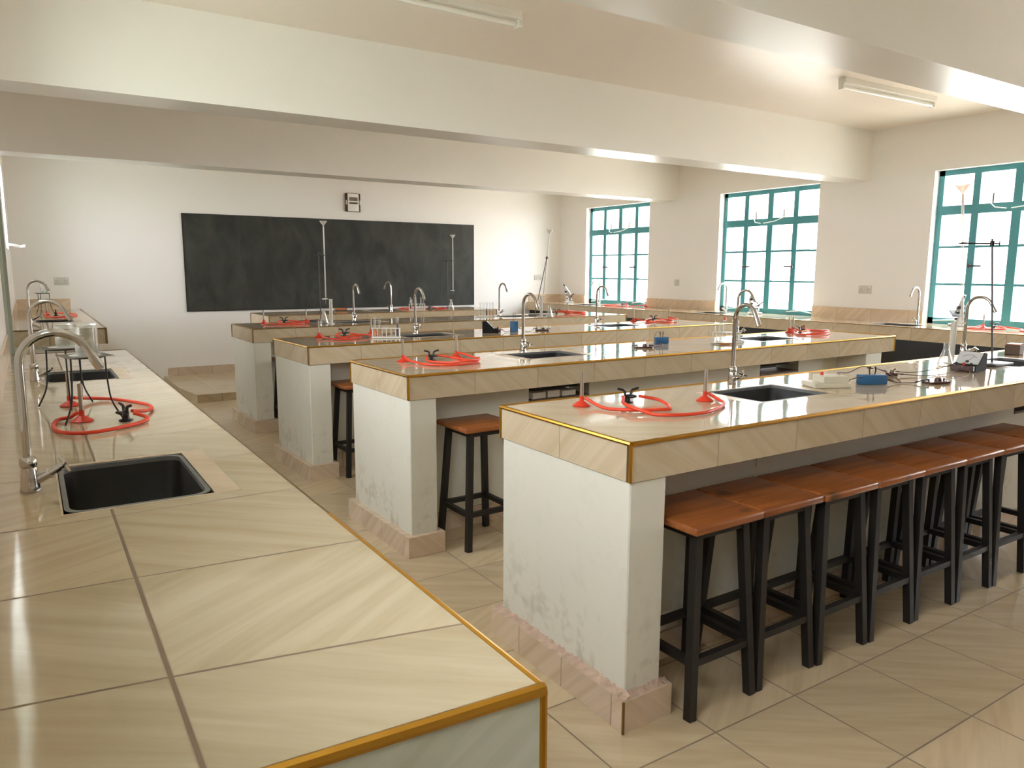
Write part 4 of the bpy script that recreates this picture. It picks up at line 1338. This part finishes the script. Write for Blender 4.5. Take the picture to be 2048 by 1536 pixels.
# ------------------------------------------------------------------ electrical kit
def meter():
    t = thing('panel_meter', '', 'meter')
    bm = BM()
    pr = [(-0.065, 0), (0.065, 0), (0.065, 0.088), (0.030, 0.092), (-0.030, 0.034), (-0.065, 0.030)]
    a = [bm.verts.new((-0.058, y, z)) for y, z in pr]
    b = [bm.verts.new((0.058, y, z)) for y, z in pr]
    bm.faces.new(a); bm.faces.new(b[::-1])
    for k in range(len(pr)):
        bm.faces.new((a[k], b[k], b[(k+1) % len(pr)], a[(k+1) % len(pr)]))
    obj('case', bm, 'matte_black', t)
    # dial on the sloping front
    d = Vector((0, 0.060, 0.058)).normalized()
    n = Vector((0, -d.z, d.y))
    o = Vector((0, -0.030, 0.034))+n*0.0005
    def P(x, s, k):
        return o+Vector((x, 0, 0))+d*s+n*k
    bm = BM()
    q = [P(-0.055, 0.000, 0), P(0.055, 0.000, 0), P(0.055, 0.081, 0), P(-0.055, 0.081, 0)]
    q2 = [v+n*0.003 for v in q]
    va = [bm.verts.new(v) for v in q]; vb = [bm.verts.new(v) for v in q2]
    bm.faces.new(vb); bm.faces.new(va[::-1])
    for k in range(4):
        bm.faces.new((va[k], va[(k+1) % 4], vb[(k+1) % 4], vb[k]))
    dial = obj('dial', bm, 'meter_face', t)
    bm = BM()
    tube(bm, [P(0.042*cos(a), 0.018+0.042*sin(a), 0.0036) for a in [radians(35+110*i/12) for i in range(13)]], 0.0008, 6)
    obj('scale_arc', bm, 'black_plastic', dial)
    bm = BM(); tube(bm, [P(0, 0.018, 0.004), P(0.024, 0.052, 0.004)], 0.0007, 6); obj('pointer', bm, 'black_plastic', dial)
    bm = BM(); lathe(bm, [(0, 0), (0.008, 0), (0.008, 0.004), (0, 0.004)], (0, 0, 0), 14, Matrix.Translation(P(0, 0.014, 0.003)) @ n.to_track_quat('Z', 'Y').to_matrix().to_4x4()); obj('adjuster', bm, 'grey_metal', dial, True)
    bm = BM(); rbox(bm, (-0.055, -0.085, 0.004), (0.055, -0.034, 0.030), 0.003); obj('terminal_block', bm, 'brown_plastic', t)
    for s in (-1, 0, 1):
        bm = BM(); lathe(bm, [(0, 0.028), (0.006, 0.028), (0.006, 0.044), (0, 0.045)], (s*0.035, -0.060, 0), 12); obj('terminal', bm, 'black_plastic' if s else 'red', t, True)
    return t
place('meter', meter, (4.035, 1.935, 0.9), -1.50, 'black wedge meter with a white dial facing left on the nearest bench', 'meters')
place('meter', meter, (3.135, 5.200, 0.9), 1.035, 'black wedge meter turned away on the third bench', 'meters')

def cellbox():
    t = thing('battery_holder', '', 'battery holder')
    bm = BM(); rbox(bm, (-0.062, -0.024, 0), (0.062, 0.024, 0.042), 0.003); obj('case', bm, 'blue', t, True)
    for s in (-1, 1):
        bm = BM()
        tube(bm, [(s*0.012, 0, 0.041), (s*0.016, 0, 0.062), (s*0.012, 0, 0.078)], [0.0022, 0.004], 8)
        obj('crocodile_clip', bm, 'black_metal', t, True)
    bm = BM(); rbox(bm, (0.060, -0.016, 0.010), (0.066, 0.016, 0.034), 0.002); obj('contact', bm, 'white_plastic', t)
    return t
place('cellbox', cellbox, (3.155, 1.918, 0.9), -0.40, 'blue battery holder with clip leads on the nearest bench', 'battery holders')
o = place('cellbox', cellbox, (3.690, 3.810, 0.9), -0.30, 'blue battery holder lying on the second bench', 'battery holders'); o.scale = (0.75, 0.9, 1.05)
o = place('cellbox', cellbox, (3.355, 5.185, 0.9), -0.57, 'blue battery holder standing upright on the third bench', 'battery holders'); o.scale = (0.54, 0.8, 2.0)

def keyholder():
    t = thing('bulb_holder', '', 'bulb holder')
    bm = BM(); rbox(bm, (-0.055, -0.028, 0), (0.055, 0.028, 0.010), 0.003); obj('base', bm, 'brown_plastic', t)
    bm = BM(); lathe(bm, [(0, 0.010), (0.016, 0.010), (0.014, 0.022), (0.008, 0.026), (0, 0.026)], (0.01, 0, 0), 14); obj('lamp_socket', bm, 'brown_plastic', t, True)
    bm = BM(); lathe(bm, [(0.005, 0.024), (0.006, 0.030), (0.009, 0.036), (0.006, 0.045), (0, 0.047)], (0.01, 0, 0), 14); obj('bulb', bm, 'glass', t, True)
    for s in (-1, 1):
        bm = BM(); lathe(bm, [(0, 0.010), (0.004, 0.010), (0.004, 0.022), (0, 0.023)], (s*0.042, 0, 0), 8); tube(bm, [(s*0.042, 0, 0.018), (s*0.075, 0.012, 0.014)], [0.0045, 0.0025], 8); obj('terminal_clip', bm, 'grey_metal', t, True)
    return t
place('key', keyholder, (3.425, 1.775, 0.9), -0.30, 'dark bulb holder with clip leads before the meter on the nearest bench', 'bulb holders')
place('key', keyholder, (3.365, 3.640, 0.9), -0.45, 'dark bulb holder beside the blue holder of the second bench', 'bulb holders')
place('key', keyholder, (3.620, 5.160, 0.9), -0.5, 'dark bulb holder right of the blue holder of the third bench', 'bulb holders')

t = thing('plug_key', 'small brown switch key between the blue holder and the flask on the nearest bench', 'switch', (3.485, 2.020, 0.9), -0.4)
bm = BM(); rbox(bm, (-0.022, -0.016, 0), (0.022, 0.016, 0.014), 0.002); obj('base', bm, 'brown_plastic', t)
bm = BM(); tube(bm, [(-0.012, 0, 0.014), (0.018, 0, 0.034)], 0.0035, 8); obj('lever', bm, 'brown_plastic', t, True)
bm = BM(); rbox(bm, (-0.006, -0.008, 0.014), (0.008, 0.008, 0.030), 0.002); obj('post', bm, 'steel', t)
t = thing('push_button_box', 'cream stepped box with a red button beside the left sink on the nearest bench', 'button box', (2.920, 1.985, 0.9), -0.45)
bm = BM(); rbox(bm, (-0.085, -0.060, 0), (0.085, 0.060, 0.020), 0.003); obj('base', bm, 'cream_plastic', t)
bm = BM(); rbox(bm, (-0.040, -0.045, 0.018), (0.080, 0.050, 0.048), 0.004); obj('housing', bm, 'cream_plastic', t)
bm = BM(); lathe(bm, [(0, 0.047), (0.007, 0.047), (0.007, 0.060), (0, 0.061)], (-0.012, 0.020, 0), 12); obj('button', bm, 'red', t, True)

def lead(label, pts, group='clip leads', r=0.0019, clips=(True, True)):
    t = thing('clip_lead', label, 'wire', pts[0], 0, group)
    o = Vector(pts[0])
    P = [Vector(p)-o for p in pts]
    bm = BM(); tube(bm, P, r, 6, 6); obj('wire', bm, 'wire', t, True)
    for i, on in ((0, clips[0]), (-1, clips[1])):
        if on:
            a = P[i]; b = P[1] if i == 0 else P[-2]
            d = (a-b).normalized()
            bm = BM(); tube(bm, [a-d*0.022, a-d*0.004, a+d*0.004], [0.0042, 0.0030, 0.0018], 8); obj('clip', bm, 'brown_plastic', t, True)
lead('brown wire looping over from the cream box to the blue holder on the nearest bench', [(2.985, 1.960, 0.945), (3.020, 2.000, 0.952), (3.100, 2.000, 0.945), (3.140, 1.960, 0.975), (3.165, 1.925, 0.968)])
lead('brown wire lying from the cream box to the front of the blue holder', [(3.000, 1.940, 0.920), (3.040, 1.945, 0.925), (3.070, 1.930, 0.935), (3.095, 1.925, 0.930)])
lead('brown wire from the blue holder up to the small switch on the nearest bench', [(3.230, 1.885, 0.915), (3.270, 1.850, 0.9055), (3.285, 1.910, 0.935), (3.330, 2.010, 0.950), (3.450, 2.025, 0.925)])
lead('brown wire sagging from the blue holder to the bulb holder on the nearest bench', [(3.225, 1.895, 0.922), (3.270, 1.870, 0.904), (3.320, 1.820, 0.9050), (3.345, 1.805, 0.912)])
lead('brown wire stretched from the small switch to the meter on the nearest bench', [(3.500, 2.010, 0.922), (3.600, 1.990, 0.912), (3.760, 1.975, 0.916), (3.930, 1.960, 0.935)])
lead('lower brown wire from the switch behind the bulb holder to the meter', [(3.500, 1.995, 0.912), (3.580, 1.930, 0.9055), (3.740, 1.900, 0.9055), (3.935, 1.915, 0.925)])
lead('brown wire from the bulb holder to the front of the meter', [(3.500, 1.765, 0.916), (3.560, 1.790, 0.9055), (3.660, 1.800, 0.9050), (3.800, 1.820, 0.9055), (3.945, 1.885, 0.920)])
lead('thin wire arching over the left of the blue holder on the second bench', [(3.680, 3.800, 0.968), (3.640, 3.800, 0.985), (3.610, 3.790, 0.960), (3.570, 3.760, 0.910), (3.450, 3.680, 0.9055), (3.430, 3.610, 0.914)])
lead('thin wire on the tiles between the two pieces on the second bench', [(3.640, 3.790, 0.915), (3.600, 3.700, 0.9055), (3.500, 3.650, 0.9055), (3.440, 3.615, 0.912)])
lead('thin wire from the wedge meter to the upright blue holder on the third bench', [(3.210, 5.160, 0.930), (3.250, 5.150, 0.905), (3.300, 5.160, 0.910), (3.325, 5.190, 0.930)])
lead('thin wire from the upright blue holder to the bulb holder on the third bench', [(3.380, 5.170, 0.935), (3.430, 5.120, 0.905), (3.480, 5.110, 0.9055), (3.550, 5.185, 0.914)])

# ------------------------------------------------------------------ microscopes on the window counter
def microscope():
    t = thing('microscope', '', 'microscope')
    bm = BM()
    rbox(bm, (-0.070, -0.055, 0), (0.075, 0.055, 0.022), 0.006)
    rbox(bm, (-0.060, -0.025, 0.018), (-0.005, 0.025, 0.085), 0.008)
    obj('base', bm, 'instrument', t, True)
    bm = BM()
    tube(bm, [(-0.030, 0, 0.080), (-0.052, 0, 0.120), (-0.062, 0, 0.165), (-0.050, 0, 0.205), (-0.030, 0, 0.222)], [0.017, 0.014], 10, 5)
    obj('arm', bm, 'instrument', t, True)
    d = Vector((-0.56, 0, 0.83)).normalized()
    a = Vector((0.010, 0, 0.150))
    bm = BM(); tube(bm, [a+d*0.020, a+d*0.105], 0.016, 14); tube(bm, [a+d*0.105, a+d*0.135], [0.016, 0.012], 14); obj('tube', bm, 'instrument', t, True)
    bm = BM(); tube(bm, [a+d*0.128, a+d*0.165], [0.012, 0.011], 12); tube(bm, [a+d*0.162, a+d*0.170], 0.014, 12); obj('eyepiece', bm, 'black_plastic', t, True)
    bm = BM(); lathe(bm, [(0, -0.008), (0.022, -0.006), (0.022, 0.006), (0, 0.010)], (0, 0, 0), 16, Matrix.Translation(a+d*0.012) @ d.to_track_quat('Z', 'Y').to_matrix().to_4x4())
    for s in (-1, 1):
        e = a+Vector((0, s*0.012, 0))
        tube(bm, [e, e-d*0.030+Vector((0.004, s*0.004, 0))], [0.008, 0.005], 10)
    obj('nosepiece', bm, 'steel', t, True)
    n = Vector((0.83, 0, 0.56))
    c = a-d*0.045
    bm = BM(); rbox(bm, (-0.040, -0.050, -0.006), (0.055, 0.050, 0.006), 0.002, 1, Matrix.Translation(c) @ Matrix(((n.x, 0, d.x, 0), (0, 1, 0, 0), (n.z, 0, d.z, 0), (0, 0, 0, 1)))); obj('stage', bm, 'grey_metal', t)
    bm = BM(); lathe(bm, [(0, -0.018), (0.014, -0.018), (0.018, 0.0), (0, 0)], (0, 0, 0), 14, Matrix.Translation(c-d*0.008) @ d.to_track_quat('Z', 'Y').to_matrix().to_4x4()); obj('condenser', bm, 'black_plastic', t, True)
    for x, z, rr in ((-0.052, 0.175, 0.016), (-0.045, 0.125, 0.011), (-0.028, 0.070, 0.012)):
        bm = BM(); tube(bm, [(x, -0.042, z), (x, 0.042, z)], rr, 14); obj('focus_knob', bm, 'black_plastic', t, True)
    bm = BM(); tube(bm, [(0.030, -0.004, 0.045), (0.035, 0.004, 0.055)], 0.020, 14); obj('mirror', bm, 'chrome', t, True)
    return t
GM = 'microscopes by the windows'
place('microscope', microscope, (7.190, 9.520, 0.9), -0.57, 'white and black microscope left of the far window', GM)
place('microscope', microscope, (7.240, 5.930, 0.9), -0.57, 'microscope standing inside the middle window opening', GM)
place('microscope', microscope, (7.310, 3.640, 0.9), 0.9, 'microscope seen behind the nearest bench tap at the nearest window', GM)

# ------------------------------------------------------------------ odds and ends
t = thing('board_eraser', 'reddish wooden eraser lying on the short bench below the blackboard', 'eraser', (3.240, 8.960, 0.9), -0.1)
bm = BM(); rbox(bm, (-0.075, -0.025, 0.008), (0.075, 0.025, 0.035), 0.004); obj('wooden_back', bm, 'wood_handle', t)
bm = BM(); rbox(bm, (-0.074, -0.024, 0), (0.074, 0.024, 0.010), 0.002); obj('felt', bm, 'grey_metal', t)
t = thing('wooden_block', 'small brown block at the right edge of the picture on the nearest bench', 'block', (5.080, 2.180, 0.9), 0.2)
bm = BM(); rbox(bm, (-0.055, -0.040, 0), (0.055, 0.040, 0.060), 0.004); obj('body', bm, 'darkwood', t)
bm = BM(); rbox(bm, (-0.050, -0.035, 0.058), (0.050, 0.035, 0.066), 0.002); obj('lid', bm, 'wood_handle', t)
